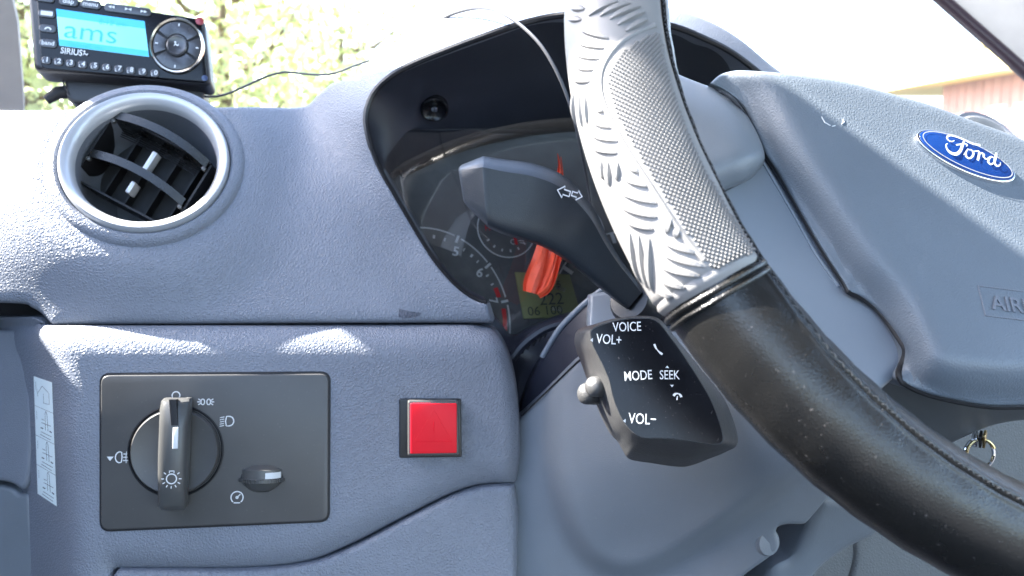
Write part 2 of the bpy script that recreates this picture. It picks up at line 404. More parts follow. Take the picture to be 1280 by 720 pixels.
for k in range(9):
    t = k / 8; gl.append([car(-.30 + .165 * t + (1.55) * u_, 1.16 - .69 * t - .10 * abs(u_ - .5) ** 2 * (1 - t), 1.20 + .65 * t) for u_ in np.linspace(0, 1, 13)])
V = [p for row in gl for p in row]; Fc = [(k * 13 + i, k * 13 + i + 1, k * 13 + 14 + i, k * 13 + 13 + i) for k in range(8) for i in range(12)]
tag(wmesh('windscreen', V, Fc, M['glass']), 'clear windscreen above the dashboard', 'windscreen')
def pillar(pts, wa, wb, m, label):
    p = [np.asarray(q, float) for q in pts]; mb = MB(); rings = []
    for q in p:
        o = rp([(-wa, -wb), (wa, -wb), (wa, wb), (-wa, wb)], min(wa, wb) * .6, 4)
        rings.append([q + CR * a + CF * b for a, b in o])
    loft(mb, rings); o = mb.build('windscreen_pillar', m, None, c=False); tag(o, label, 'pillar'); return o
far = np.array([(-.571, .984, 1.35), (-.277, .412, 1.85)]); near = np.array([(-.585, .835, 1.35), (-.387, .339, 1.85)])
rings = []
for t in (-.45, 0, .13, .26, .4, .66, 1.0):
    A1 = far[0] + (far[1] - far[0]) * t + CR * float(np.interp(t, [-.45, 0, .13, .26, .4, .66], [.013, .013, .022, .026, .018, 0])); B1 = near[0] + (near[1] - near[0]) * t; o1 = CR * -.045
    rings.append([A1, A1 + (B1 - A1) * .08 + CR * .008, A1 + (B1 - A1) * .5 + CR * .004, B1 + (A1 - B1) * .06 + CR * .004, B1, B1 + o1 * .6 + (A1 - B1) * .05, (A1 + B1) / 2 + o1, A1 + o1 * .6 + (B1 - A1) * .05])
mb = MB(); loft(mb, rings); lp_ = mb.build('windscreen_pillar', M['pillar'], None, c=False); tag(lp_, 'pale windscreen pillar at the top left behind the satellite radio', 'pillar')
pr = thing('windscreen_pillar', W(C3(1250, 40, .86)), 'grey lined windscreen pillar with dark seal at the top right corner', 'pillar', c=False)
fr = Fr(1240, 36, .86, (-.35, .3, -.9), 42)
mb = MB(); plate(mb, fr, rp([(-.4, -.012), (.5, -.002), (.5, .3), (-.4, .3)], .01), -.03, 0, .004); mb.build('trim', M['pillar'], pr)
mb = MB(); tube(mb, [fr.pt(a, -.014 + .010 * (a + .4) / .9 , .002) for a in np.linspace(-.4, .5, 12)], .0065, 10); mb.build('seal', M['seal'], pr)
dr = cbox('car_door', M['dash_fine'], None, -.44, -.36, -1.2, .92, .5, 1.497); tag(dr, 'unseen grey car door raised to shade the left dash end', 'door')  # door out of view, its top raised to shade the lower left dash
fl = cbox('car_floor', M['dark'], None, -.37, 1.3, -1.25, 1.2, .40, .45); tag(fl, kind='structure')

# ------------------------------------------------------------------ dashboard
dash = thing('dashboard', C3(300, 650, .52), 'blue grey grained plastic dashboard with a hooded instrument opening', 'dashboard')
top = [(-170, 137), (40, 137), (300, 133), (375, 133), (397, 117), (415, 103), (432, 99), (447, 98)]
hoodtop = [(447, 98), (458, 84), (480, 64), (510, 40), (545, 22), (590, 11), (640, 4), (700, -4), (770, -5), (838, 9), (885, 24), (925, 47), (965, 80), (1010, 112), (1070, 160)]
inner = [(1050, 200), (1000, 130), (955, 96), (915, 66), (880, 48), (838, 32), (770, 19), (712, 18), (660, 27), (600, 47), (560, 62), (520, 78), (490, 94), (468, 115), (458, 140), (459, 165), (470, 203), (490, 240), (520, 291), (545, 330), (570, 358), (592, 374), (608, 379)]
up_d = tps([(-150, 400, .485), (0, 400, .489), (270, 404, .498), (500, 404, .511), (612, 404, .519), (0, 320, .496), (270, 320, .508), (430, 320, .519),
            (-150, 140, .575), (0, 140, .575), (60, 140, .572), (0, 230, .52), (300, 136, .575), (380, 136, .578), (300, 230, .535), (400, 230, .535), (430, 160, .548),
            (470, 203, .530), (458, 140, .532), (520, 291, .525), (560, 350, .52), (490, 94, .527), (560, 62, .522), (640, 32, .516), (712, 18, .512), (838, 32, .525), (955, 96, .56), (1050, 200, .60),
            (425, 102, .568), (480, 64, .560), (545, 22, .562), (640, 4, .556), (700, -4, .552), (838, 9, .560), (965, 80, .59), (1070, 160, .62)])
bot = [(608, 379), (616, 403)]
crease = [(616, 404), (450, 404), (250, 405), (63, 406)]
lft = [(63, 406), (52, 394), (38, 385), (10, 379), (-170, 377)]
out = np.vstack([crv(top)[:-1], crv(hoodtop), crv(inner), [bot[1]], crv(crease)[1:-1], crv(lft)])
_vn = nrm((.20, -.40, -.89)); _vp = plane(182, 200, .510, _vn); _vo = C3(182, 200, .510)
def vent_blend(X, Y):
    X = np.asarray(X, float); Y = np.asarray(Y, float); d = _vp(X, Y)
    P = np.stack([(X - 640) / F * d, (Y - 360) / F * d, d], -1) - _vo; rr = np.linalg.norm(P, axis=-1) / .975
    t = np.clip((.112 - rr) / (.112 - .058), 0, 1); w_ = t * t * (3 - 2 * t) * np.clip((620 - X) / 60, 0, 1)
    base = up_d(X, Y)
    return (d + .0035 - base) * w_ + .10 * (rr < .0535)
up_fn = add(up_d, vent_blend, roll(np.vstack([crv(crease), crv(lft)]), 16, .004))
panel('upper_panel', out, up_fn, M['dash'], dash, r=.0025, depth=.10, grid=6)
# dark lip round the instrument opening
inn = crv(inner); mb = MB(); tube(mb, [C3(x, y, float(up_d(x, y)) + .003) for x, y in inn[::2]], .0021, 8); mb.build('opening_lip', M['black'], dash)
# lower panel
LP = plane(270, 565, .484, (.15, -.05, -.98))
seam = [(645, 604), (600, 606), (560, 619), (500, 649), (440, 680), (382, 702), (300, 710), (145, 711)]
right = [(600, 406), (616, 411), (630, 430), (641, 460), (648, 505), (650, 565), (645, 604)]
lowtop = [(-60, 400), (40, 400), (60, 407), (300, 407), (600, 406)]
lout = np.vstack([crv([(60, 407), (300, 407), (600, 406)])[:-1], crv(right)[:-1], crv(seam), [(138, 716), (136, 760), (-60, 760), (-60, 396), (40, 396)]])
def leftfall(X, Y):
    xe = np.interp(Y, [400, 420, 450, 500, 600, 760], [60, 66, 76, 84, 88, 92]); t = (xe - X) / 7.0
    return np.where(t > 25, t, np.log1p(np.exp(np.minimum(t, 25)))) * 7.0 * .00085
low_fn = add(LP, roll([(-60, 405), (620, 405)], 42, .016), roll(crv(right), 20, .010), roll(crv(seam), 36, .009), leftfall)
panel('lower_panel', lout, low_fn, M['dash'], dash, r=.0015, depth=.03, grid=6)
kout = np.vstack([crv([(145, 714), (300, 714), (384, 706), (443, 684), (503, 653), (562, 623), (602, 610), (643, 608)]), [(648, 640), (645, 770), (141, 770), (139, 722)]])
panel('knee_panel', kout, add(LP, roll([(646, 600), (650, 770)], 14, .008)), M['dash'], dash, r=.003, depth=.03, grid=8, off=.0005)
# left end cap
ec = tps([(-60, 400, .53), (0, 410, .53), (38, 430, .525), (38, 600, .52), (0, 600, .525), (-60, 620, .53)])
panel('end_cap', np.vstack([crv([(-70, 412), (5, 412), (20, 416), (33, 440), (39, 480), (40, 540), (37, 590), (32, 610), (24, 612), (5, 603), (-70, 596)])]), ec, M['dash_fine'], dash, r=.003, depth=.02, off=-.012)
panel('end_cap', np.vstack([crv([(-70, 602), (5, 608), (24, 618), (34, 616), (38, 640), (36, 770), (-70, 770)])]), ec, M['smooth'], dash, r=.003, depth=.02, off=-.008)
# black core closing the back of the dashboard
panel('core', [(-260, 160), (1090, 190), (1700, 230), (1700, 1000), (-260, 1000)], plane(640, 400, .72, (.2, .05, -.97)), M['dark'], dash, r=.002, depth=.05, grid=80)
# binnacle ceiling: from the lip back to the brow of the cluster
brow = [(1060, 300), (1010, 235), (960, 200), (915, 180), (860, 160), (800, 152), (760, 149), (715, 149), (670, 153), (640, 158), (600, 167), (560, 180), (520, 198), (497, 210), (488, 219), (486, 232), (492, 260), (515, 300), (545, 335), (565, 358), (580, 372), (590, 378), (600, 386)]
A_ = resamp(crv(inner), 8, False); B_ = resamp(crv(brow), 8, False); nA = 120
A_ = np.stack([np.interp(np.linspace(0, 1, nA), np.linspace(0, 1, len(A_)), A_[:, i]) for i in (0, 1)], 1)
B_ = np.stack([np.interp(np.linspace(0, 1, nA), np.linspace(0, 1, len(B_)), B_[:, i]) for i in (0, 1)], 1)
CLN = nrm((.27, -.30, -.92)); CLP = plane(600, 330, .60, CLN)
V = []; Fc = []; K = 9
for i in range(nA):
    a = C3(*A_[i], float(up_d(*A_[i])) + .004); b = C3(*B_[i], float(CLP(*B_[i])) - .012)
    for k in range(K):
        t = k / (K - 1); V.append(a * (1 - t) + b * t + np.array([0, -.006, 0]) * math.sin(math.pi * t))
for i in range(nA - 1):
    for k in range(K - 1): Fc.append((i * K + k, i * K + k + 1, (i + 1) * K + k + 1, (i + 1) * K + k))
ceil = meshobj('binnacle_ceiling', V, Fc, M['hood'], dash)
# little lamp in the ceiling
fr = Fr(543, 137, .575, (.1, .75, -.65), -25); mb = MB(); lathe(mb, fr, [(.0095, -.004), (.0095, .0006), (.0085, .0012), (.007, -.001), (.003, -.003), (.0001, -.003)], 24); o = mb.build('ceiling_lamp', M['gloss'], dash)
mb = MB(); lathe(mb, fr, [(.0022, -.003), (.0022, 0), (.0001, .0006)], 12); mb.build('bulb', M['chrome'], o)
# vent collar moulded into the dash
VN = nrm((.20, -.40, -.89)); VK = .512 / .482; vf = Fr(182, 200, .510, VN, 10, .975)
mb = MB(); lathe(mb, vf, [(.0494, -.010), (.0497, -.001), (.0515, .0008), (.0545, .0002), (.0572, -.002), (.0590, -.006), (.0600, -.014), (.0605, -.045)], 96); mb.build('vent_collar', M['dash'], dash)
mb = MB(); V = []
_q = [(499, 386), (512, 389), (527, 391), (524, 395), (506, 398), (498, 396)]
mb.add([C3(x, y, float(up_fn(np.array([x]), np.array([y]))[0]) - .0002) for x, y in _q], [tuple(range(6))]); mb.build('smudge', mat('smudge', (.09, .095, .12), .6, .9, 500, .0004), dash, smooth=False, recalc=False)
# frames of the printed panels
LPfr = Fr(270, 565, .484, (.15, -.05, -.98), -.4)

# ------------------------------------------------------------------ air vent
av = thing('air_vent', vf.pt(0, -.045, 0), 'round silver ringed air vent with black louvres, left end of dashboard', 'air vent')
mb = MB(); lathe(mb, vf, [(.0492, -.006), (.0490, .0012), (.0478, .0028), (.0458, .0026), (.0432, .0006), (.0415, -.0025), (.0410, -.006)], 96); mb.build('ring', M['silver'], av)
mb = MB(); lathe(mb, vf, [(.0410, -.006), (.0415, -.018), (.0410, -.034), (.039, -.048), (.028, -.060), (.0001, -.064)], 72); mb.build('barrel', M['dash_fine'], av)
vr = Fr(180, 203, .4880 * VK, (.12, -.16, -.98), 28, VK)
hw, hh = .0308, .0176
mb = MB()
box(mb, vr, -hw, hw, hh, hh + .0012, -.034, -.004); box(mb, vr, -hw, hw, -hh - .0012 - .008, -hh - .008, -.034, -.006)
box(mb, vr, -hw - .0012, -hw, -hh - .008, hh, -.034, -.005); box(mb, vr, hw, hw + .0012, -hh - .008, hh, -.034, -.005)
box(mb, vr, -hw, hw, -hh - .008, hh, -.0355, -.034); mb.build('louvre_box', M['dark'], av)
M['vane'] = mat('vane_plastic', (.008, .0075, .007), .24, .3, 1200, .0001, noise=.3, ns=200)
def vane(b, tilt, dep, bow):
    mb = MB(); n = 20; top_, bo = [], []
    for s in (1, -1):
        for i in range(n + 1):
            a = -hw + .0008 + (2 * hw - .0016) * i / n; q = 1 - (a / hw) ** 2
            for h, y0 in ((0, 0), (-.002, .0), (-dep, -tilt)):
                mb.V.append(tuple(vr.pt(a, b + y0 + bow * q + s * (.0024 if h > -.001 else .0020) * (1 if h > -.01 else .5), -.003 + h + .004 * q)))
    m = 3 * (n + 1)
    for s in (0, 1):
        for i in range(n):
            for k in range(2):
                q = s * m + i * 3 + k; mb.F.append((q, q + 3, q + 4, q + 1))
    for i in range(n): mb.F.append((i * 3, i * 3 + 3, m + i * 3 + 3, m + i * 3))
    o = mb.build('vane', M['vane'], av)
    for sx in (-1, 1):
        mb = MB(); lathe(mb, vr.at(sx * (hw - .0015), b - .003, -.004), [(.0013, -.002), (.0013, .001), (.0001, .0014)], 10); mb.build('pivot', M['knob'], o)
vane(hh - .001, .004, .022, .0042); vane(-.0095, -.002, .024, .0040); 
for i in range(5):
    mb = MB(); b0 = hh - .0045 - i * .0011; tube(mb, [vr.pt(a, b0 + .0015 * (1 - (a / hw) ** 2), -.013 - .0006 * i) for a in np.linspace(-hw * .85, hw * .75, 10)], .0003, 6); mb.build('groove_rib', M['vane'], av)
for i in range(4):
    a = -hw + hw * 2 * (i + .8) / 4.6; mb = MB(); box(mb, vr, a - .0006, a + .0006, -hh - .007, hh, -.034, -.024); mb.build('fin', M['dark'], av)
mb = MB(); plate(mb, vr, rp([(-.0010, -.006), (.0020, -.006), (.0020, .009), (-.0010, .009)], .0008), -.012, -.004, .0006); mb.build('lever', M['silver'], av)
mb = MB(); plate(mb, vr, rp([(-.002, -.0195), (.0006, -.0195), (.0006, -.012), (-.002, -.012)], .0008), -.014, -.004, .0006); mb.build('lever', M['silver'], av)

# ------------------------------------------------------------------ headlight switch panel
hs = thing('headlight_switch', LPfr.pt(0, -.045, 0), 'dark grey headlight switch panel with a large rotary knob', 'light switch')
def onl(pts): return LPfr.invs(pts)
cor = onl([(127, 469), (411, 467), (410, 650), (127, 662)])
mb = MB(); plate(mb, LPfr, rp(onl([(124.5, 466), (413.5, 464), (412.5, 652.5), (124.5, 665)]), .006), -.002, .0004, .0002); mb.build('gap', M['dark'], hs)
mb = MB(); plate(mb, LPfr, rp(cor, .005), -.002, .0016, .0007); mb.build('plate', M['switch'], hs)
kc = LPfr.inv(221, 563); kf = LPfr.at(kc[0], kc[1], .0017)
mb = MB(); lathe(mb, kf, [(.0258, 0.0), (.0258, .0005), (.0252, .0008), (.0246, .0003), (.024, -.0006)], 72); lathe(mb, kf, [(.0240, .0001), (.0001, .0001)], 48); mb.build('knob_well', M['dark'], hs)
kn = MB(); lathe(kn, kf, [(.0235, 0), (.0235, .0035), (.0228, .0045), (.018, .0032), (.010, .0026), (.0001, .0025)], 72); kno = kn.build('rotary_knob', M['switch'], hs)
gf = kf.rot(0)
rings = []
for s, wd_, h in [(-.0305, .0045, .004), (-.0312, .0058, .008), (-.0300, .0066, .0118), (-.027, .0072, .0142), (-.015, .0076, .0160), (0, .0078, .0168), (.015, .0078, .0164), (.024, .0080, .0152), (.0285, .0078, .0128), (.0300, .0070, .009), (.0298, .0050, .004)]:
    sx = .0012; rg = []
    for a in np.linspace(0, 2 * math.pi, 24, endpoint=False):
        c, q = math.cos(a), math.sin(a); x = wd_ * math.copysign(abs(c) ** .55, c); z = h * (.5 + .5 * math.copysign(abs(q) ** .6, q))
        rg.append(gf.pt(x + sx, s, .001 + z))
    rings.append(rg)
mb = MB(); loft(mb, rings); grip = mb.build('grip', M['knob'], kno)
mb = MB(); plate(mb, gf, rp([(.0020, .0035), (.0048, .0035), (.0048, .0150), (.0020, .0150)], .0004), .0165, .0182, .0003); mb.build('pointer_mark', M['white'], kno)
mb = MB(); plate(mb, gf, [(.0008, .016), (.0046, .016), (.0030, .0300), (-.0008, .0300)], .0120, .0176, .0002); mb.build('pointer_slot', M['dark'], kno)
px = .00046
def sy(fn, parent=hs, m=M['white'], frame=LPfr, h=.0019, name='symbol'):
    mb = MB(); fn(mb, frame, h); return mb.build(name, m, parent, smooth=False, recalc=False)
def S(mb, fr_, h, pts, wd=.00055, closed=False): stroke(mb, fr_, np.asarray(pts), wd, h, closed)
def lamp_on_knob(mb, f, h):
    c = (.0022, -.0125); S(mb, f, h, circ(*c, .0026), .0006, True)
    S(mb, f, h, [(c[0] - .0012, c[1] + .003), (c[0] - .0012, c[1] + .0042), (c[0] + .0012, c[1] + .0042), (c[0] + .0012, c[1] + .003)], .0005)
    for a in (-150, -120, -90, -60, -30, 0, 180, 40, 140):
        k = np.array([math.cos(R(a)), math.sin(R(a))]); S(mb, f, h, [k * .0038 + c, k * .0052 + c], .0005)
sy(lamp_on_knob, kno, frame=gf, h=.0184)
def s_off(mb, f, h): S(mb, f, h, circ(*onl([(221, 494)])[0], .0021), .0006, True)
sy(s_off)
def s_park(mb, f, h):
    c = onl([(258, 502)])[0]
    for s in (-1, 1):
        S(mb, f, h, circ(c[0] + s * .0016, c[1], .0010, ry=.0016), .0005, True)
        for a in (-35, 0, 35): k = np.array([s * math.cos(R(a)), math.sin(R(a))]); S(mb, f, h, [c + [s * .0016, 0] + k * .0014, c + [s * .0016, 0] + k * .0030], .0005)
sy(s_park)
def s_head(mb, f, h):
    c = onl([(287, 526)])[0]
    S(mb, f, h, np.vstack([circ(c[0], c[1], .0026, 16, -90, 90, .0027), [(c[0] - .0014, c[1] + .0027), (c[0] - .0019, c[1]), (c[0] - .0014, c[1] - .0027)]]), .0006, True)
    for i in range(5): S(mb, f, h, [(c[0] - .0026, c[1] + .0024 - i * .0012), (c[0] - .0050, c[1] + .0019 - i * .0012)], .0004)
sy(s_head)
def s_fog(mb, f, h):
    c = onl([(151, 571)])[0]
    S(mb, f, h, np.vstack([circ(c[0], c[1], .0023, 16, 90, 270, .0030), [(c[0] + .0009, c[1] - .0027), (c[0] + .0012, c[1]), (c[0] + .0009, c[1] + .0027)]]), .0006, True)
    for i in range(3): S(mb, f, h, [(c[0] + .0018, c[1] + .0018 - i * .0018), (c[0] + .0052, c[1] + .0018 - i * .0018)], .0005)
    S(mb, f, h, [(c[0] + .0035, c[1] + .0032), (c[0] + .0032, c[1]), (c[0] + .0035, c[1] - .0032)], .0004)
    c = onl([(139, 572)])[0]; mb.add([f.pt(c[0] - .0018, c[1] + .0008, h), f.pt(c[0] + .0018, c[1] + .0008, h), f.pt(c[0], c[1] - .0016, h)], [(0, 1, 2)])
sy(s_fog)
def s_dim(mb, f, h):
    c = onl([(297, 621)])[0]; S(mb, f, h, circ(c[0], c[1], .0033, 24, -50, 230), .0006); S(mb, f, h, [c, c + [.0018, .0018]], .0005); S(mb, f, h, circ(c[0], c[1], .0006, 10), .0005, True)
    S(mb, f, h, [(c[0] - .0018, c[1] - .0030), (c[0] + .0018, c[1] - .0030)], .0006)
sy(s_dim)
dc = LPfr.inv(328, 597); df = LPfr.at(dc[0], dc[1], .0016)
mb = MB(); plate(mb, df, circ(0, 0, .0118, 32, ry=.0072), -.001, .0003); mb.build('dimmer_well', M['dark'], hs)
# dimmer: a drum lying across, seen end of rim
rings = []
for b, r_ in ((-.0085, .0025), (-.0078, .0060), (-.0058, .0090), (-.0022, .0112), (-.0020, .0130), (.0000, .0130), (.0002, .0120), (.0050, .0117), (.0053, .0100), (.0072, .0068), (.0080, .0025)):
    rings.append([df.pt(r_ * math.cos(a) * 1.02, b, -.004 + r_ * .85 * math.sin(a)) for a in np.linspace(0, 2 * math.pi, 40, endpoint=False)])
mb = MB(); loft(mb, rings); dw = mb.build('dimmer_wheel', M['knob'], hs)
for i in range(26):
    a = R(12 + i * 6.2); r_ = .0131; mb = MB(); q = Fr.__new__(Fr); q.k = 1.0; q.o = df.pt(r_ * math.cos(a) * 1.02, -.00095, -.004 + r_ * .85 * math.sin(a)); q.u = nrm(-df.u * math.sin(a) + df.n * math.cos(a)); q.v = df.v; q.n = nrm(df.u * math.cos(a) + df.n * math.sin(a))
    box(mb, q, -.00035, .00035, -.001, .001, -.0002, .0005); mb.build('knurl', M['knob'], dw, smooth=False)
mb = MB(); V = []
for i in range(9):
    a = R(78 - i * 6); V += [df.pt(.0120 * math.cos(a) * 1.02, b, -.0035 + .0121 * .85 * math.sin(a)) for b in (.0004, .0038)]
mb.add(V, [(i * 2, i * 2 + 1, i * 2 + 3, i * 2 + 2) for i in range(8)]); mb.build('dimmer_mark', M['white'], dw)

# ------------------------------------------------------------------ hazard button
hz = thing('hazard_button', LPfr.pt(*LPfr.inv(538, 572), 0), 'square red hazard warning button in a black bezel', 'button')
LPn = lambda *a: LPfr.inv(*a)
bz = LPfr.invs([(499, 498), (576, 498), (577, 571), (499, 572)]); mb = MB(); plate(mb, LPfr, rp(bz, .0012), -.004, .0015, .0006); mb.build('bezel', M['black'], hz)
bz = LPfr.at(0, 0, .009); fb = Fr(512, 536, float(LP(512, 536)) - .010, LPfr.n, -.4)
o1 = fb.invs([(510, 501), (573, 501), (574, 569), (510, 570)]); mb = MB(); plate(mb, fb, rp(o1, .0012), -.010, 0, .0008); mb.build('button_body', M['knob'], hz)
o2 = fb.invs([(513, 504), (571, 504), (571, 566), (513, 567)]); mb = MB(); plate(mb, fb, rp(o2, .0008), -.002, .0009, .0005); rb = mb.build('button', M['red'], hz)
cc = o2.mean(0)
mb = MB(); T3 = np.array([[-.0105, -.0075], [.0105, -.0075], [0, .0105]]); 
def seg(mb, fr_, pts, wd, h, t, closed=True):
    n = len(pts)
    for i in range(n if closed else n - 1):
        tube(mb, [fr_.pt(*pts[i], h), fr_.pt(*pts[(i + 1) % n], h)], wd, 6)
seg(mb, fb, T3 + cc, .00015, .00085, 0); seg(mb, fb, T3 * .72 + cc - [0, .0003], .0001, .00082, 0)
seg(mb, fb, np.array([[0, .004], [0, -.0025]]) + cc, .0003, .00075, 0, False); seg(mb, fb, np.array([[0, -.0042], [0, -.0046]]) + cc, .0003, .00075, 0, False); mb.build('triangle', M['red'], rb)

# ------------------------------------------------------------------ pictogram sticker
def onlow(x, y, off=-.0006): d = float(low_fn(np.array([x]), np.array([y]))[0]) + off; return C3(x, y, d)
st = thing('sticker', onlow(58, 630), 'pale sticker of four bulb changing pictograms on the left dash end', 'sticker')
V = []; Fc = []; N = 24
def sq(s, t, off=-.0006):   # s across 0..1, t down 0..1
    x0, y0 = 42 + 5 * t, 470 + 147 * t; x1, y1 = 65 + 6 * t, 478 + 155 * t; return onlow(x0 + (x1 - x0) * s, y0 + (y1 - y0) * s, off)
for j in range(N + 1):
    for i in range(5): V.append(sq(i / 4, j / N))
for j in range(N):
    for i in range(4): Fc.append((j * 5 + i, j * 5 + i + 1, (j + 1) * 5 + i + 1, (j + 1) * 5 + i))
meshobj('paper', V, Fc, M['paper'], st)
mb = MB()
def sl_(p, q, r_=.00013): tube(mb, [sq(*(np.array(p) * (1 - t) + np.array(q) * t), -.0008) for t in np.linspace(0, 1, 4)], r_, 4)
for k in (1, 2, 3): sl_((0, k / 4), (1, k / 4), .00009)
for k, base in enumerate((0, .25, .5, .75)):
    if k == 0:
        for p, q in (((.2, .13), (.45, .06)), ((.45, .06), (.8, .1)), ((.5, .12), (.5, .2)), ((.5, .2), (.8, .19)), ((.8, .1), (.8, .19)), ((.15, .1), (.2, .16))): sl_(p, q, .0001)
    else:
        sl_((.3, base + .2), (.85, base + .2)); sl_((.25, base + .225), (.8, base + .23)); sl_((.55, base + .03), (.55, base + .17)); sl_((.65, base + .03), (.68, base + .17))
        sl_((.35, base + .12), (.85, base + .115)); sl_((.35, base + .09), (.5, base + .09)); sl_((.55, base + .03), (.6, base + .01)); sl_((.6, base + .01), (.65, base + .03)); sl_((.3, base + .165), (.42, base + .165), .0003); sl_((.78, base + .16), (.88, base + .165), .0003)
    sl_((.1, base + .04), (.1, base + .11), .00008)
mb.build('pictogram', M['ink'], st, smooth=False)

# ------------------------------------------------------------------ instrument cluster
cl = thing('instrument_cluster', C3(640, 430, .6), 'dark instrument cluster with rev counter behind the indicator stalk', 'instruments')
panel('face', [(440, 150), (1040, 150), (1080, 400), (900, 460), (560, 440), (440, 330)], CLP, M['face'], cl, r=.002, depth=.01, grid=30)
cf = Fr(600, 330, .60, CLN, 0)
V = []; Fc = []; bl = crv(brow[1:18]); n = len(bl)
for x, y in bl:
    for k, (dy, dd) in enumerate(((-3, -.0135), (1, -.0145), (7, -.013), (14, -.008), (17, -.001))): V.append(C3(x, y + dy * (1 if x > 500 else .6), float(CLP(x, y)) + dd))
for i in range(n - 1):
    for k in range(4): Fc.append((i * 5 + k, i * 5 + k + 1, (i + 1) * 5 + k + 1, (i + 1) * 5 + k))
meshobj('brow', V, Fc, M['brown'], cl)
# matt dial plate behind, ribbed dark relief
def cin(*p): return cf.invs(p) if len(p) > 1 else cf.inv(*p[0])
tc_ = cf.inv(533, 400); e1 = cf.inv(636, 400); e2 = cf.inv(533, 286)
ra = abs((e1 - tc_)[0]); rb_ = abs((e2 - tc_)[1])
tachf = cf.at(tc_[0], tc_[1], .001)
mb = MB(); plate(mb, tachf, circ(0, 0, ra * 1.0, 64, ry=rb_), -.001, .0005); ta = mb.build('rev_counter', M['dial'], cl)
def tarc(mb, a0, a1, k, wd, h=.0012): S(mb, tachf, h, np.stack([ra * k * np.cos(np.radians(np.linspace(a0, a1, 14))), rb_ * k * np.sin(np.radians(np.linspace(a0, a1, 14)))], 1), wd)
def tick(mb, a, k0, k1, wd, h=.0014): c, s = math.cos(R(a)), math.sin(R(a)); S(mb, tachf, h, [(ra * k0 * c, rb_ * k0 * s), (ra * k1 * c, rb_ * k1 * s)], wd)
for a0, a1 in ((95, 66), (61, 38), (34, 13), (8, -14), (-18, -40), (124, 100), (155, 128)):
    mb = MB(); tarc(mb, a0, a1, 1.0, .0011); mb.build('scale_arc', M['white'], ta, smooth=False)
for a in (98, 63.5, 36, 10.5, -16, 126):
    mb = MB(); tick(mb, a, .93, 1.02, .0018); mb.build('tick', M['white'], ta, smooth=False)
for j, a in enumerate((89, 80.5, 72, 56, 49, 43)):
    mb = MB(); tick(mb, a, .89, .93, .0016 if j % 3 == 1 else .0009); mb.build('tick', M['white'], ta, smooth=False)
for a in (31, 24):
    mb = MB(); tick(mb, a, .88, .92, .0012); mb.build('tick', M['white'], ta, smooth=False)
mb = MB(); tarc(mb, 21, 14, .92, .0032); tarc(mb, 6, -24, .94, .0030); mb.build('red_zone', M['redp'], ta, smooth=False)
for s_, x, y in (('5', 568, 321), ('6', 597, 347)):
    a_, b_ = tachf.inv(x, y) if False else (cf.inv(x, y) - tc_); text('numeral', s_, tachf.rot({'5': -14, '6': -24}[s_]).at(0, 0), *((np.array([[math.cos(R(-q)), math.sin(R(-q)) * -1], [math.sin(R(-q)), math.cos(R(-q))]]) @ np.array([a_, b_])) if (q := {'5': -14, '6': -24}[s_]) else (a_, b_)), .0098, M['white'], ta, h=.0014, align='CENTER', bold=.02)
q = -80; a_, b_ = cf.inv(611, 378) - tc_; c_, s__ = math.cos(R(q)), math.sin(R(q))
text('numeral', '7', tachf.rot(q), a_ * c_ + b_ * s__, -a_ * s__ + b_ * c_, .0085, M['white'], ta, h=.0014, align='CENTER', bold=.02)
for (x, y, r_) in ((632, 288, 35), (716, 290, 38)):
    c = cf.inv(x, y); gfr = cf.at(c[0], c[1], .001); rr = abs(cf.inv(x + r_, y)[0] - c[0])
    mb = MB(); plate(mb, gfr, circ(0, 0, rr, 40), -.001, .0003); gg = mb.build('small_gauge', M['dial'], cl)
    mb = MB(); S(mb, gfr, .0008, circ(0, 0, rr, 48), .0010, True); mb.build('rim_line', M['white'], gg, smooth=False)
    for a in (-150, -128, -106, -84, -62, -40):
        k = np.array([math.cos(R(a)), math.sin(R(a))]); mb = MB(); S(mb, gfr, .0008, [k * rr * .72, k * rr * .82], .0012); mb.build('tick', M['white'], gg, smooth=False)
    if x == 632:
        mb = MB(); S(mb, gfr, .002, [(.004, .004), (.0062, -.012)], .0022); mb.build('needle', M['redp'], gg, smooth=False)
        text('letter', 'C', gfr, .0018, -.0115, .006, M['white'], gg, h=.001); text('letter', 'H', gfr, -.016, -.001, .006, M['redp'], gg, h=.001)
        S_ = MB(); S(S_, gfr, .001, [(.008, -.0085), (.0125, -.0085)], .0006); S(S_, gfr, .001, [(.009, -.010), (.0125, -.0105)], .0006); S_.build('symbol', M['white'], gg, smooth=False)
c = cf.inv(800, 400); sgf = cf.at(c[0], c[1], .001); rr = np.linalg.norm(cf.inv(745, 298) - c)
mb = MB(); plate(mb, sgf, circ(0, 0, rr * .98, 60), -.001, .0002); sg = mb.build('speedometer', M['dial'], cl)
mb = MB(); S(mb, sgf, .0006, circ(0, 0, rr, 90), .0012, True); mb.build('scale_arc', M['white'], sg, smooth=False)
for a in range(60, 200, 14):
    k = np.array([math.cos(R(a)), math.sin(R(a))]); mb = MB(); S(mb, sgf, .0008, [k * rr * .88, k * rr * .99], .003); mb.build('tick', M['white'], sg, smooth=False)
lc = cf.invs([(643, 341), (711, 344), (726, 396), (654, 399)]); mb = MB(); plate(mb, cf, lc, 0, .0018, .0003); ds = mb.build('display', M['lcd'], cl)
lcf = Fr(655, 398, .6, CLN, -3); lcf.o = cf.pt(*cf.inv(655, 398), .0018)
M['seg'] = mat('lcd_segment', (.06, .065, .04), .4)
text('digits', '222', lcf, .012, .0085, .0125, M['seg'], ds, h=.0003); text('digits', '06 100', lcf, .0025, .0012, .0095, M['seg'], ds, h=.0003); text('digits', '22 5', lcf, .018, .021, .007, M['seg'], ds, h=.0003)
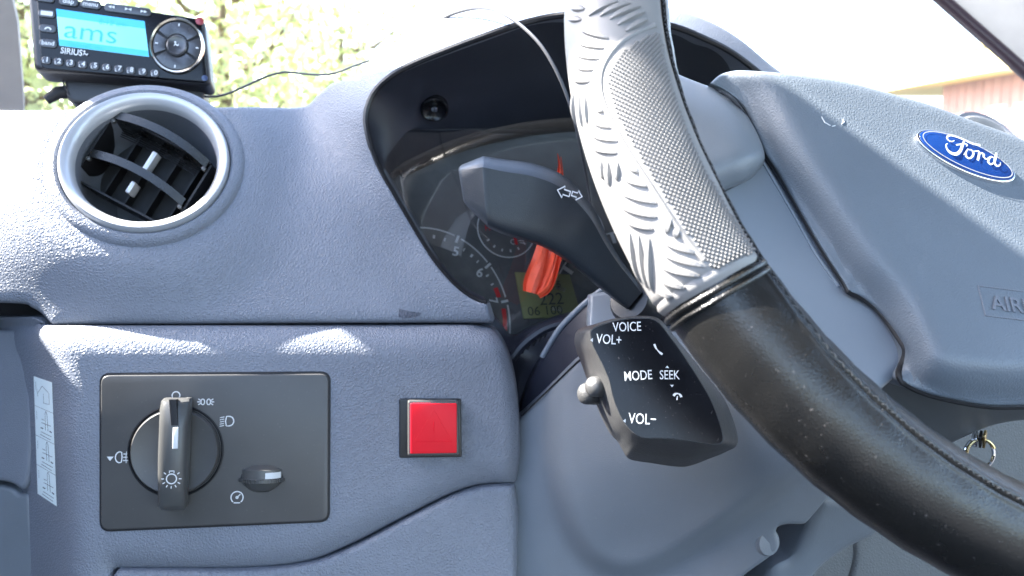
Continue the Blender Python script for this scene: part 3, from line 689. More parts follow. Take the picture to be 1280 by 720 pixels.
panel('lens', [(470, 160), (1000, 160), (1060, 400), (900, 440), (570, 430), (470, 300)], plane(600, 330, .585, nrm((.27, -.10, -.95))), M['lens'], cl, r=.001, depth=.001, grid=60)
# orange folded bands built for the orange shape in the cluster lens
ln = thing('orange_bands', C3(695, 190, .578), 'orange red ribbon shape behind the indicator stalk', 'orange_bands')
def ribbon(pts, wds, name='band'):
    V = []; Fc = []; p = crv([(*q, w_) for q, w_ in zip(pts, wds)], step=4)
    t = np.gradient(p[:, :2], axis=0); t /= np.linalg.norm(t, axis=1)[:, None]
    for i, q in enumerate(p):
        for k in range(7):
            s = k / 6 - .5; fold = .0022 * math.sin(s * 9 + i * .12); x = q[0] - t[i, 1] * s * q[3]; y = q[1] + t[i, 0] * s * q[3]
            V.append(C3(x, y, q[2] + fold))
    for i in range(len(p) - 1):
        for k in range(6): Fc.append((i * 7 + k, i * 7 + k + 1, (i + 1) * 7 + k + 1, (i + 1) * 7 + k))
    return meshobj(name, V, Fc, M['orange'], ln)
ribbon([(697, 192, .576), (699, 212, .572), (692, 262, .568), (680, 320, .566), (668, 352, .564), (664, 366, .562)], [1, 4, 14, 26, 27, 21])
ribbon([(701, 196, .578), (703, 222, .575), (703, 290, .570), (694, 330, .567), (684, 358, .565), (672, 368, .563)], [1, 3, 10, 12, 14, 12])
# lower bezel below the cluster
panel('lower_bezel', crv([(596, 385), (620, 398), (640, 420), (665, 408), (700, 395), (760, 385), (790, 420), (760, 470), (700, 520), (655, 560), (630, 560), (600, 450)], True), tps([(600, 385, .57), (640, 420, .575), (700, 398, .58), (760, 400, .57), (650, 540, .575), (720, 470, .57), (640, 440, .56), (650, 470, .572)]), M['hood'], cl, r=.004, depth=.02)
mb = MB()
for i in range(5):
    x = 652 + i * 7; mb2 = MB(); tube(mb2, [C3(x, 442 - i * 5, .556), C3(x + 3, 434 - i * 5, .556)], .0012, 6); mb2.build('vent_slot', M['dark'], cl)
mb = MB(); tube(mb, [C3(x, y, .556) for x, y in crv([(640, 448), (655, 430), (680, 412), (710, 403), (740, 398)])], .003, 8); mb.build('bezel_edge', M['hood'], cl)

# ------------------------------------------------------------------ steering column
sc = thing('steering_column', C3(860, 700, .46), 'smooth grey steering column shroud below the instruments', 'steering column')
usd = tps([(651, 522, .55), (690, 440, .535), (735, 372, .52), (765, 357, .515), (830, 400, .49), (722, 455, .515), (800, 450, .49), (870, 400, .49)])
panel('upper_shroud', np.vstack([crv([(640, 540), (660, 480), (684, 436), (700, 410), (730, 380), (758, 358), (768, 357)]), [(790, 366), (860, 395), (880, 470), (760, 470), (735, 452)], [(722, 452), (650, 524)]]), usd, M['hood'], sc, r=.003, depth=.02)  # dark hood colour stands in for the shade on this side
mb = MB(); tube(mb, [C3(x, y, float(usd(x, y)) - .0005) for x, y in crv([(678, 446), (686, 432), (702, 408), (730, 380), (756, 360), (767, 358)])], .0018, 10); mb.build('lit_shroud_edge', M['trim'], sc)  # pale tube paints the sunlit upper edge of the shroud
panel('stalk_housing', rp([(738, 368), (776, 362), (790, 385), (800, 410), (770, 420), (736, 410)], 4), plane(760, 390, .50, (-.1, -.35, -.93)), M['trim'], sc, r=.002, depth=.02)
bul = crv([(688, 545), (695, 600), (706, 645), (722, 680), (748, 706), (785, 716), (825, 706), (870, 680), (930, 640), (1000, 590), (1060, 500), (980, 400), (760, 400), (700, 470)], True)
lsd = add(tps([(650, 560, .525), (650, 720, .52), (700, 480, .515), (760, 430, .495), (860, 430, .47), (760, 580, .490), (850, 560, .465), (950, 560, .445), (1035, 600, .45), (1010, 640, .455), (850, 690, .490), (760, 700, .510), (950, 700, .465)]), bulge(bul, .009, 16))
lso = np.vstack([[(635, 535), (652, 521), (722, 452), (760, 425), (900, 400), (1060, 470), (1070, 560), (1040, 612)], crv([(1034, 626), (1012, 652), (1004, 657), (985, 657), (972, 662), (975, 680), (972, 690), (960, 700), (930, 722), (915, 740)]), [(900, 790), (630, 790), (630, 600)]])
panel('lower_shroud', lso, lsd, M['smooth'], sc, r=.003, depth=.03, grid=7)
mb = MB(); tube(mb, [C3(*p, float(lsd(np.array([p[0]]), np.array([p[1]]))[0]) + .0002) for p in ((652, 520), (690, 483), (722, 452), (760, 425))], .0006, 6); mb.build('seam_line', M['dark'], sc)
mb = MB(); fr = Fr(962, 679, .462, (.2, 0, -.98), 0); lathe(mb, fr, [(.0068, -.012), (.0068, -.002), (.0058, .0), (.0001, .0008)], 24, 1, 1.15); mb.build('screw_boss', M['smooth'], sc)
ad = tps([(955, 760, .50), (1000, 690, .485), (1030, 625, .47), (1100, 650, .48), (1050, 700, .49), (1010, 740, .50)])
panel('column_arm', crv([(945, 780), (962, 716), (990, 696), (1004, 672), (1016, 640), (1034, 618), (1110, 640), (1100, 668), (1060, 690), (1030, 712), (1000, 745)], True), ad, M['smooth'], sc, r=.007, depth=.03)
# dash centre behind the wheel
dc_ = thing('centre_console', C3(1200, 650, .66), 'grey grained console behind the key ring, right of the steering column', 'console')
M['console'] = mat('dark_grey_plastic', (.07, .075, .078), .45, .6, 480, .0002, noise=.06, ns=20)
panel('console_panel', rp([(1062, 470), (1150, 440), (1500, 420), (1500, 900), (1020, 900), (1066, 700)], 8), plane(1240, 600, .60, (.15, -.12, -.98)), M['console'], dc_, r=.006, depth=.05, grid=25)
panel('lower_cover', rp([(980, 640), (1500, 640), (1500, 950), (940, 950)], 6), plane(1150, 700, .585, (.1, -.1, -.98)), M['console'], dc_, r=.006, depth=.02, grid=25)
panel('console_top', rp([(1030, 230), (1130, 215), (1600, 205), (1600, 500), (1030, 500)], 20), plane(1240, 300, .80, (.2, -.3, -.93)), M['dash'], dc_, r=.02, depth=.2, grid=25)
cv = thing('air_vent', C3(1238, 230, .82), 'far round air vent on top of the dashboard behind the steering wheel hub', 'air vent')
f2 = Fr(1240, 190, .82, nrm((.3, -.45, -.85)), 20)
mb = MB(); lathe(mb, f2, [(.050, -.08), (.051, -.02), (.050, -.005), (.047, .001), (.043, 0)], 64); mb.build('collar', M['dash'], cv)
mb = MB(); lathe(mb, f2, [(.043, 0), (.041, .001), (.038, -.004), (.037, -.012)], 64); mb.build('ring', M['silver'], cv)
mb = MB(); lathe(mb, f2, [(.037, -.012), (.03, -.03), (.0001, -.034)], 48); mb.build('barrel', M['black'], cv)
for b in (-.012, .012):
    mb = MB(); box(mb, f2, -.034, .034, b - .001, b + .001, -.025, -.008); mb.build('vane', M['vane'], cv)

# ------------------------------------------------------------------ indicator stalk
stk = thing('indicator_stalk', C3(790, 372, .47), 'black indicator stalk with paddle end and two arrow symbols', 'stalk')
secs0 = [(576.5, 230, 23, -9, .4345, .008), (580, 231, 27, -8, .4325, .010), (606, 238, 44, -4, .427, .0135)]
secs = [(608, 239, 45, -3, .427, .0135), (630, 245, 47, 2, .430, .0135), (660, 251, 48.5, 8, .434, .0135),
        (688, 261, 47, 17, .438, .013), (708, 276, 42, 26, .442, .0125), (726, 294, 36, 34, .446, .012), (744, 318, 28, 36, .452, .011), (762, 340, 23, 38, .458, .010), (778, 357, 20, 40, .464, .009), (793, 373, 17, 40, .47, .008)]
S8 = np.vstack([np.array(secs0), crv(secs, step=6)]); rings = []
for x, y, ha, an, d, b in S8:
    a = R(an); up_ = np.array([math.sin(a), -math.cos(a)]); ax = np.array([math.cos(a), math.sin(a)]); rg = []
    for t in np.linspace(0, 2 * math.pi, 40, endpoint=False):
        c, s = math.cos(t), math.sin(t); cc_ = math.copysign(abs(c) ** .32, c); ss = math.copysign(abs(s) ** .32, s)
        # upper side chamfered away from the driver
        q = np.array([x, y]) + up_ * ha * cc_; rg.append(C3(q[0], q[1], d) + np.array([0, 0, 1]) * (b * ss + (.011 * max(0, cc_ - .6) / .4)))
    rings.append(rg)
M['stalk'] = mat('stalk_plastic', (.028, .034, .042), .33, .3, 1300, .00012, noise=.08, ns=60)
mb = MB(); loft(mb, rings); mb.build('paddle', M['stalk'], stk)
fa = Fr(710, 243, .4245, (.15, -.1, -.98), 18)
def arrow(mb, f, c, s, ang, k=.0040):
    P = np.array([(-1.3, 0), (-.1, 1.15), (-.1, .5), (1.1, .5), (1.1, -.5), (-.1, -.5), (-.1, -1.15)]) * k; P[:, 0] *= s; a = R(ang); P = P @ np.array([[math.cos(a), math.sin(a)], [-math.sin(a), math.cos(a)]]) + c
    stroke(mb, f, P, .0008, .0003, True)
mb = MB(); arrow(mb, fa, np.array([-.0022, .0004]), 1, 0, .0027); mb.build('arrow', M['white'], stk, smooth=False)
mb = MB(); arrow(mb, fa, np.array([.0042, .0010]), -1, 0, .0022); mb.build('arrow', M['white'], stk, smooth=False)
mb = MB(); lathe(mb, Fr(786, 374, .468, (-.5, -.3, -.8), 0), [(.013, -.02), (.013, -.004), (.011, 0), (.0001, .001)], 28); mb.build('boot', M['black'], stk)

# ------------------------------------------------------------------ audio remote on the column
ar = thing('audio_remote', C3(830, 585, .42), 'black audio remote pod with white lettering below the indicator stalk', 'remote control')
sil = [(723, 412), (744, 405), (768, 398), (799, 395), (823, 398), (842, 419), (860, 441), (885, 472), (906, 500), (920, 535), (921, 556), (905, 566), (885, 574), (860, 583), (842, 583), (815, 579), (787, 574), (778, 562), (772, 552), (762, 541), (752, 522), (744, 502), (738, 486), (731, 467), (725, 450), (720, 437), (718, 424)]
fac = [(739, 412), (750, 406), (770, 400), (798, 397), (820, 400), (838, 421), (854, 443), (874, 474), (890, 502), (902, 535), (904, 552), (894, 556), (878, 554), (860, 551), (842, 549), (826, 548), (808, 548), (797, 545), (787, 537), (778, 525), (770, 508), (765, 492), (761, 475), (754, 458), (747, 444), (741, 432), (738, 420)]
NS = 120
def rs(p): q = crv(p, True, 2); L = np.linspace(0, len(p), NS, endpoint=False); k = crv(p, True, .5); 
def per(p, m=5):
    out = []; p = [np.array(q, float) for q in p]; n = len(p)
    for i in range(n):
        p0, p1, p2, p3 = p[i - 1], p[i], p[(i + 1) % n], p[(i + 2) % n]
        for k in range(m):
            t = k / m; out.append(.5 * (2 * p1 + (p2 - p0) * t + (2 * p0 - 5 * p1 + 4 * p2 - p3) * t * t + (3 * p1 - p0 - 3 * p2 + p3) * t ** 3))
    return np.array(out)
sil, fac = per(sil), per(fac); PFN = nrm((-.02, -.12, -.99)); PF = plane(820, 480, .375, PFN); cen = fac.mean(0)
rings = [[C3(*p, float(PF(*p)) + .045) for p in sil], [C3(*p, float(PF(*p)) + .026) for p in sil]]
for t in (.35, .7, .92, 1.0): rings.append([C3(*(s * (1 - t) + f_ * t), float(PF(*(s * (1 - t) + f_ * t))) + .022 * (1 - t) ** 1.5 + (.0006 if t < 1 else 0)) for s, f_ in zip(sil, fac)])
M['podside'] = mat('pod_side_plastic', (.045, .045, .045), .4, .5, 1300, .00018, noise=.15, ns=120)
mb = MB(); loft(mb, rings, True, True); body = mb.build('body', M['podside'], ar)
fi = [cen + (p - cen) * .985 for p in fac]
mb = MB(); V = [C3(*p, float(PF(*p)) - .0004) for p in fi]; mb.add(V, [tuple(range(len(V)))]); mb.build('face', M['gloss'], ar, smooth=False)
pf = Fr(770, 416, float(PF(770, 416)), PFN, 3)
for s_, x, y, sz, al, ro in (('VOICE', 784, 414, 12.6, 'CENTER', 2), ('VOL+', 761, 430, 13, 'CENTER', -4), ('MODE', 798, 475, 12.6, 'CENTER', 4), ('SEEK', 837, 474, 12, 'CENTER', 0), ('VOL−', 803, 530, 14, 'CENTER', -3)):
    f = Fr(x, y, float(PF(x, y)) - .0007, PFN, -ro); text('lettering', s_, f, 0, 0, sz * 1.34 * .375 / F, M['white'], ar, h=0, align=al, sx=.74, bold=.003)
def tri(x, y, dx, dy, name='arrow_mark'):
    mb = MB(); d = float(PF(x, y)) - .0007; mb.add([C3(x + dx, y + dy, d), C3(x - dy * .8, y - dx * .8, d), C3(x + dy * .8, y + dx * .8, d)], [(0, 1, 2)]); mb.build(name, M['white'], ar, smooth=False, recalc=False)
tri(741, 425, -3.2, 0); tri(782, 526, -3.2, 0); tri(834, 460, 0, -3); tri(840, 481, 0, 3)
mb = MB(); f = Fr(823, 436, float(PF(823, 436)) - .0007, PFN, 0); k_ = .375 / F
stroke(mb, f, crv(np.array([(-5, 6), (-3, 1), (1, -4), (5, -7)]) * k_, step=.0005), np.interp(np.linspace(0, 1, len(crv(np.array([(-5, 6), (-3, 1), (1, -4), (5, -7)]) * k_, step=.0005))), [0, .2, .5, .8, 1], [2.6, 2.6, 1, 2.6, 2.6]) * k_, 0); mb.build('phone_symbol', M['white'], ar, smooth=False)
mb = MB(); f = Fr(847, 494, float(PF(847, 494)) - .0007, PFN, 10); stroke(mb, f, circ(0, -3 * k_, 5 * k_, 12, 15, 165), np.interp(np.linspace(0, 1, 12), [0, .2, .5, .8, 1], [3, 3, 1.4, 3, 3]) * k_, 0); stroke(mb, f, np.array([(0, -1), (0, -6)]) * k_, 1.4 * k_, 0); mb.build('phone_symbol', M['white'], ar, smooth=False)
M['btn'] = mat('grey_button', (.06, .06, .06), .35, .5, 1500, .00015, noise=.2, ns=200, spec=.7)
for x, y, r_, d, m in ((742, 483, .0046, .383, 'btn'), (733, 492, .0050, .392, 'podside')):
    mb = MB(); f = Fr(x, y, d, (-.75, -.1, -.66), 0); lathe(mb, f, [(r_, -.010), (r_, -.001)] + [(r_ * math.cos(a), r_ * .7 * math.sin(a)) for a in np.linspace(.1, 1.5, 6)] + [(.0001, r_ * .7)], 28); mb.build('button', M[m], ar)

# ------------------------------------------------------------------ steering wheel
WC = np.array([.21662644, -.07447847, .35778223]); WN = nrm((.27572746, -.37241976, -.88615907)); RR, RT_ = .185, .0185
WU = nrm(np.array([1, 0, 0]) - WN * WN[0]); WV = np.cross(WN, WU)
sw = thing('steering_wheel', WC - WV * .18, 'steering wheel with black leather cover and grey ribbed rubber grip', 'steering wheel')
def tor(th, ph, r): return WC + (RR + r * math.cos(ph)) * (math.cos(th) * WU + math.sin(th) * WV) + r * math.sin(ph) * WN
def proj(P): return np.stack([640 + F * P[..., 0] / P[..., 2], 360 + F * P[..., 1] / P[..., 2]], -1)
_th = np.radians(np.linspace(165, 260, 951)); _ph = np.radians(np.linspace(0, 359, 360)); TH, PH = np.meshgrid(_th, _ph, indexing='ij')
def torv(TH, PH, r): return WC + (RR + r * np.cos(PH))[..., None] * (np.cos(TH)[..., None] * WU + np.sin(TH)[..., None] * WV) + (r * np.sin(PH))[..., None] * WN
_P = torv(TH, PH, .0195 + 0 * TH); _N = _P - torv(TH, PH, 0 * TH); _vis = (_N * _P).sum(-1) < 0; _Q = proj(_P)
def pick(x, y):
    d = (_Q[..., 0] - x) ** 2 + (_Q[..., 1] - y) ** 2; d = np.where(_vis, d, 1e9); i = np.unravel_index(d.argmin(), d.shape); return TH[i], (PH[i] + math.pi) % (2 * math.pi) - math.pi
ps = [pick(x, y) for x, y in ((838, 60), (862, 140), (900, 225), (955, 325), (1046, 447), (1160, 551))]
print('seam', [tuple(np.degrees(q)) for q in ps]); PS = float(np.median([q[1] for q in ps]))
_pt = [q[0] for q in ps]; _pp = [q[1] for q in ps]
def PSF(th): return float(np.interp(th % (2 * math.pi), _pt, _pp))
# rim under the cover
mb = MB(); nt_, npx = 260, 72
def rprof(ph):
    d = abs((ph + math.pi) % (2 * math.pi) - math.pi)
    r = RT_
    r -= .0016 * math.exp(-(d / .035) ** 2)
    r += .0006 * math.exp(-((d - .10) / .05) ** 2)
    return r
phs = np.sort(np.concatenate([np.linspace(-math.pi, math.pi, 48, endpoint=False), np.linspace(-.2, .2, 17)]))
V = [tor(2 * math.pi * i / nt_, p + PSF(2 * math.pi * i / nt_), rprof(p) + .00015 * math.sin(i * 1.7 + 3 * p)) for i in range(nt_) for p in phs]; m_ = len(phs)
Fc = [(i * m_ + k, i * m_ + (k + 1) % m_, ((i + 1) % nt_) * m_ + (k + 1) % m_, ((i + 1) % nt_) * m_ + k) for i in range(nt_) for k in range(m_)]
rim = meshobj('rim_cover', V, Fc, M['leather'], sw)
# stitches along the seam
mb = MB()
for i in range(150):
    th = R(125) + i * R(1.15)
    tube(mb, [tor(th, PSF(th) + .03, RT_ + .0002), tor(th + R(.35), PSF(th) + .055, RT_ + .0006), tor(th + R(.75), PSF(th) + .03, RT_ + .0002)], .0002, 5)
M['thread'] = mat('waxed_thread', (.06, .06, .062), .35)
s_ = mb.build('stitching', M['thread'], rim); s_['kind'] = 'stuff'
# grip sleeve
b0 = [pick(x, y) for x, y in ((826, 393), (860, 373), (900, 352), (945, 326))]; print('grip end', [tuple(np.degrees(b)) for b in b0])
TB = float(np.mean([b[0] for b in b0])); TT = TB - R(62); RG = .0197
thend = np.polyfit([b[1] for b in b0], [b[0] for b in b0], 2)
GP0, GP1 = R(-35), PS - .10
def gth(u_, ph): e = float(np.polyval(thend, np.clip(ph, R(15), PS))); return e - u_ * R(62)
NU, NP = 150, 60; V = []; Fc = []
for i in range(NU + 1):
    for k in range(NP + 1):
        u_ = i / NU; ph = GP0 + (PSF(TB - u_ * R(62)) - .07 - GP0) * k / NP; e = min(1, u_ * 60, (1 - k / NP) * 14 + .15); r = RG - .0012 * (1 - e) ** 2
        x = u_ * R(62) * RR
        if .0035 < x < .0048: r -= .0006
        V.append(tor(gth(u_, ph), ph, r))
for i in range(NU):
    for k in range(NP): Fc.append((i * (NP + 1) + k, i * (NP + 1) + k + 1, (i + 1) * (NP + 1) + k + 1, (i + 1) * (NP + 1) + k))
V0 = len(V)
V += [tor(gth(0, GP0 + (GP1 - GP0) * k / NP), GP0 + (GP1 - GP0) * k / NP, RT_ - .001) for k in range(NP + 1)]
for k in range(NP): Fc.append((k, k + 1, V0 + k + 1, V0 + k))
gs_ = meshobj('rubber_grip', V, Fc, M['rubber'], sw)
# two piped leather rolls closing the grip
for du, rr_ in ((.5, .0011), (1.3, .0009), ):
    mb = MB(); tube(mb, [tor(gth(0, p) + R(du), p, RT_ + .0003) for p in np.linspace(R(-60), PS, 50)], rr_, 8); mb.build('end_piping', M['leather'], sw)
# stud field
fld = crv([(823, 42), (800, 50), (780, 64), (765, 84), (761, 104), (768, 136), (790, 178), (826, 238), (864, 298), (891, 334), (918, 324), (942, 314), (925, 285), (893, 232), (868, 185), (848, 130), (833, 80)], True)
thp = [pick(*p) for p in fld]
def onpx(th, ph): q = proj(torv(np.array([th]), np.array([ph]), np.array([RG])))[0]; return q
mb = MB(); cnt = 0; DX = .00168
for i in range(-10, 150):
    for k in range(0, 70):
        ph = R(20) + k * DX / RG * .5 * 1.0; th = TB - R(70) + (i + (k % 2) * .5) * DX * 1.05 / RR
        if ph > PSF(th) - .13: continue
        q = onpx(th, ph)
        if not inside(q[0], q[1], fld).any(): continue
        s1, s2 = DX * .44 / RR, DX * .44 / RG
        V = [tor(th - s1, ph, RG), tor(th, ph + s2, RG), tor(th + s1, ph, RG), tor(th, ph - s2, RG)]
        T = [tor(th - s1 * .3, ph, RG + .00075), tor(th, ph + s2 * .3, RG + .00075), tor(th + s1 * .3, ph, RG + .00075), tor(th, ph - s2 * .3, RG + .00075)]
        mb.add(V + T, [(0, 1, 5, 4), (1, 2, 6, 5), (2, 3, 7, 6), (3, 0, 4, 7), (4, 5, 6, 7)]); cnt += 1
print('studs', cnt)
o = mb.build('grip_stud', M['rubber'], gs_, smooth=False); o['kind'] = 'stuff'
# raised band bordering the studs
def onrim(pts, r): return [tor(*pick(x, y), r) for x, y in crv(pts, step=7)]
bd_ = [(880, 326), (852, 292), (815, 236), (780, 180), (758, 138), (750, 106), (754, 82), (770, 58), (792, 42), (818, 32)]
def sm(a, k=3):
    a = np.array(a); 
    for _ in range(k): a[1:-1] = (a[:-2] + 2 * a[1:-1] + a[2:]) / 4
    return a
mb = MB(); tube(mb, sm(onrim(bd_, RG - .0002)), .0011, 8); mb.build('border_band', M['rubber'], gs_)
# herringbone ribs
ribs = [(715, 11, 731, 12), (712, 24, 727, 25), (737, 20, 772, 2), (750, 21, 787, 5), (762, 25, 800, 8), (772, 32, 805, 15), (782, 40, 807, 25), (728, 39, 760, 49), (724, 54, 755, 61), (721, 68, 748, 74), (720, 82, 742, 88), (718, 99, 738, 102),
        (718, 118, 721, 156), (725, 118, 729, 158), (732, 120, 735, 154), (744, 135, 757, 139), (740, 150, 766, 159), (739, 167, 772, 176), (740, 183, 772, 191), (752, 200, 755, 224), (760, 202, 762, 232), (772, 202, 772, 226), (782, 206, 802, 216), (779, 222, 813, 234), (775, 239, 822, 254), (775, 256, 820, 271), (781, 273, 817, 286),
        (838, 270, 834, 292), (848, 284, 845, 298), (788, 292, 802, 352), (799, 294, 810, 359), (812, 298, 816, 363), (830, 303, 872, 318), (829, 317, 882, 334), (827, 333, 874, 345), (825, 347, 856, 360), (825, 362, 842, 371), (725, -12, 765, -22), (745, -8, 790, -16), (738, -30, 780, -40)]
for i, (x0, y0, x1, y1) in enumerate(ribs):
    a = np.array(pick(x0, y0)); b = np.array(pick(x1, y1))
    A3, B3 = tor(*a, RG), tor(*b, RG); n = 9; V = []; L = np.linalg.norm(B3 - A3)
    for k in range(n + 1):
        t = k / n; c = a * (1 - t) + b * t; wd_ = .00135 * math.sin(math.pi * (.04 + .92 * t)) ** .6; dr = nrm(B3 - A3); P = tor(*c, RG); N_ = nrm(P - tor(*c, 0)); sd = nrm(np.cross(N_, dr))
        h = .0013 * math.sin(math.pi * (.04 + .92 * t)) ** .5
        V += [P - sd * wd_ - N_ * .0002, P - sd * wd_ * .6 + N_ * h, P + sd * wd_ * .6 + N_ * h, P + sd * wd_ - N_ * .0002]
    Fc = [(4 * k + j, 4 * k + j + 1, 4 * k + 5 + j, 4 * k + 4 + j) for k in range(n) for j in range(3)]
    meshobj('rib', V, Fc, M['rubber'], gs_, smooth=False)
# hub pad
M['pad'] = mat('hub_pad_plastic', (.128, .152, .18),   .44, .6, 650, .00012, noise=.05, ns=25)
PN = nrm((.19, -.43, -.88)); HP = plane(1205, 197, .396, PN)
pad_o = np.vstack([crv([(889, 103), (900, 93), (915, 88), (935, 87), (1000, 92), (1060, 101), (1120, 117), (1165, 130), (1210, 147), (1280, 173), (1400, 225), (1520, 300)]),
                   [(1560, 420), (1500, 480)], crv([(1400, 502), (1280, 507), (1230, 506), (1180, 497), (1150, 488), (1128, 476)]), crv([(1126, 468), (1137, 441), (1128, 420), (1100, 388), (1080, 372), (1062, 364)]),
                   crv([(1056, 352), (1030, 312), (1000, 260), (975, 215), (960, 193), (945, 160), (930, 132), (915, 118), (903, 110)])])
lrim = np.vstack([pad_o[-50:], pad_o[:4]])
bev = crv([(1400, 502), (1280, 507), (1230, 506), (1180, 500), (1140, 480), (1122, 445), (1095, 390), (1056, 345), (1000, 260), (960, 193), (930, 132), (912, 108), (900, 96)])
padf = add(HP, lambda X, Y: sum(.022 * np.clip(1 - dist_poly(X + ax, Y + ay, bev, False) / 52.0, 0, 1) ** 1.35 for ax, ay in ((0, 0), (7, 4), (-7, -4), (5, -7), (-5, 7), (11, -2), (-11, 2), (2, 12), (-2, -12))) / 9, roll(crv([(900, 90), (935, 87), (1000, 92), (1060, 101), (1120, 117), (1165, 130), (1210, 147), (1280, 173), (1400, 225), (1520, 300)]), 9, .004))
pad = panel('airbag_cover', pad_o, padf, M['pad'], sw, r=.0018, depth=.03, grid=6)
_pl = np.vstack([crv([(900, 104), (914, 116), (929, 131), (944, 159), (959, 193), (974, 216), (999, 261), (1029, 313), (1055, 353)]), crv([(1061, 365), (1079, 373), (1099, 389), (1124, 423), (1132, 441), (1123, 466), (1126, 475)]), crv([(1128, 478), (1150, 489), (1180, 498), (1230, 507), (1280, 508), (1400, 503)])])
mb = MB(); tube(mb, [C3(x, y, float(padf(np.array([x]), np.array([y]))[0]) + .0032) for x, y in _pl], .0014, 8); mb.build('pad_gap', M['dark'], sw)
# badge
b1, b2 = (1143, 171), (1266, 224); bf = Fr(1204.5, 197.5, float(HP(1204, 197)), PN, math.degrees(math.atan2(53, 123)))
ba = np.linalg.norm(bf.inv(*b1) - bf.inv(*b2)) / 2; bb = ba * .40; print('badge', ba)
mb = MB(); plate(mb, bf, circ(0, 0, ba, 64, ry=bb), -.002, .0022, .0010); bg_ = mb.build('badge', M['chrome'], pad)
mb = MB(); plate(mb, bf, circ(0, 0, ba * .955, 64, ry=bb * .90), .001, .0024, .0003, .0007); mb.build('badge_field', M['blue'], pad)
mb = MB(); stroke(mb, bf, circ(0, 0, ba * .90, 80, ry=bb * .80), .0005, .0029, True); mb.build('badge_line', M['silver'], pad, smooth=False)
zp = lambda pts: bf.invs([(1120 + x / 7.2, 150 + y / 7.2) for x, y in pts])
strokes = [([(485, 222), (455, 232), (424, 215), (420, 188), (452, 177), (505, 190), (575, 218), (645, 250), (715, 264)], [4, 9, 12, 14, 14, 14, 15, 17, 16]),
           ([(570, 222), (556, 262), (535, 315), (500, 343), (455, 335), (418, 300), (408, 262), (422, 250)], [10, 18, 20, 24, 22, 16, 9, 6]),
           ([(498, 262), (540, 256), (575, 250), (598, 262), (590, 275)], [10, 12, 10, 8, 6]),
           ([(566, 352), (590, 318), (606, 296), (585, 330), (590, 366), (618, 382), (645, 362), (652, 330), (632, 306), (610, 305)], [6, 8, 8, 12, 16, 12, 14, 16, 10, 8]),
           ([(645, 318), (672, 318), (700, 318), (704, 345), (696, 380), (690, 400)], [6, 8, 12, 16, 17, 15]),
           ([(700, 352), (722, 335), (744, 345), (746, 372), (770, 388), (792, 372)], [8, 12, 16, 14, 8, 8]),
           ([(838, 378), (812, 368), (790, 388), (786, 415), (806, 434), (830, 425), (846, 400)], [8, 12, 15, 16, 14, 10, 8]),
           ([(858, 332), (852, 370), (842, 410), (850, 440), (874, 450), (892, 436), (894, 418)], [14, 17, 17, 16, 12, 8, 5])]
mb = MB(); u1 = np.linalg.norm(zp([(0, 0)])[0] - zp([(7.2, 0)])[0]) / 7.2
for pts, ws in strokes:
    q = crv([(*p, w_) for p, w_ in zip(zp(pts), ws)], step=.0003); stroke(mb, bf, q[:, :2], np.maximum(q[:, 2], 4) * u1 * 1.15, .0034)
mb.build('badge_script', M['silverp'], pad, smooth=False)
# airbag lettering in a shallow frame
af = Fr(1236, 386, float(HP(1236, 386)), PN, 7); wA = .052
text('embossed_lettering', 'AIRBAG', af, .0015, -.0002, .0098, M['dash_fine'], pad, h=.0004, ext=.0003, bold=.01)
mb = MB(); seg(mb, af, np.array([(-.0025, -.0035), (-.0025, .0105), (.047, .0105), (.047, -.0035)]), .00035, .0001, 0); mb.build('lettering_frame', M['dash_fine'], pad)
mb = MB()
for pts in (((1027, 146), (1031, 153), (1038, 157)), ((1052, 155), (1055, 153), (1054, 149)), ((1040, 158), (1044, 157))):
    tube(mb, [C3(x, y, float(HP(x, y)) - .0001) for x, y in pts], .0003, 4)
mb.build('scuff', M['white'], pad)
# pieces behind the pad: bulge, spoke trim, lower cover
BH = add(HP, lambda X, Y: .024 + 0 * X)
capd = add(plane(900, 160, .395, nrm((-.05, -.45, -.9))), roll(crv([(820, 80), (855, 92), (900, 115), (940, 150), (957, 185), (955, 205), (935, 226), (912, 236), (880, 250)]), 48, .022))
panel('hub_shoulder', np.vstack([crv([(800, 74), (828, 80), (850, 92), (880, 104), (905, 112), (925, 128), (945, 160), (957, 190), (954, 207), (938, 224), (914, 236), (880, 256), (830, 270)]), [(780, 200), (780, 120)]]), capd, M['smooth'], sw, r=.002, depth=.05, grid=6, off=-.018)
spo = np.vstack([crv([(948, 186), (957, 200), (1000, 268), (1030, 318), (1054, 356)]), crv([(1063, 364), (1090, 380), (1110, 398), (1128, 420), (1136, 440), (1130, 458)]), crv([(1122, 470), (1105, 485), (1090, 500)]), [(1000, 470), (900, 330), (860, 230), (905, 200)]])
panel('spoke_trim', spo, add(BH, roll(crv([(1140, 440), (1128, 468), (1100, 490)]), 14, .006)), M['trim'], sw, r=.0015, depth=.02, off=.002)
mb = MB(); tube(mb, [C3(x, y, float(BH(x, y)) + .0018) for x, y in crv([(950, 196), (992, 268), (1020, 318), (1048, 358)])], .0009, 6); mb.build('trim_ledge', M['trim'], sw)
M['under'] = mat('hub_underside_plastic', (.10, .11, .115), .4, .2, 1200, .0001, noise=.06, ns=20)
lcd_ = tps([(1060, 500, .40), (1100, 480, .385), (1130, 478, .378), (1200, 500, .378), (1280, 508, .385), (1400, 505, .41), (1110, 540, .43), (1180, 560, .455), (1250, 545, .45), (1400, 530, .46), (1180, 620, .50)])
panel('hub_underside', crv([(1090, 455), (1130, 470), (1200, 490), (1290, 498), (1420, 490), (1480, 500), (1440, 515), (1300, 525), (1250, 532), (1215, 545), (1180, 562), (1155, 575), (1120, 590), (1080, 560), (1050, 510)], True), lcd_, M['under'], sw, r=.004, depth=.02, off=.016)

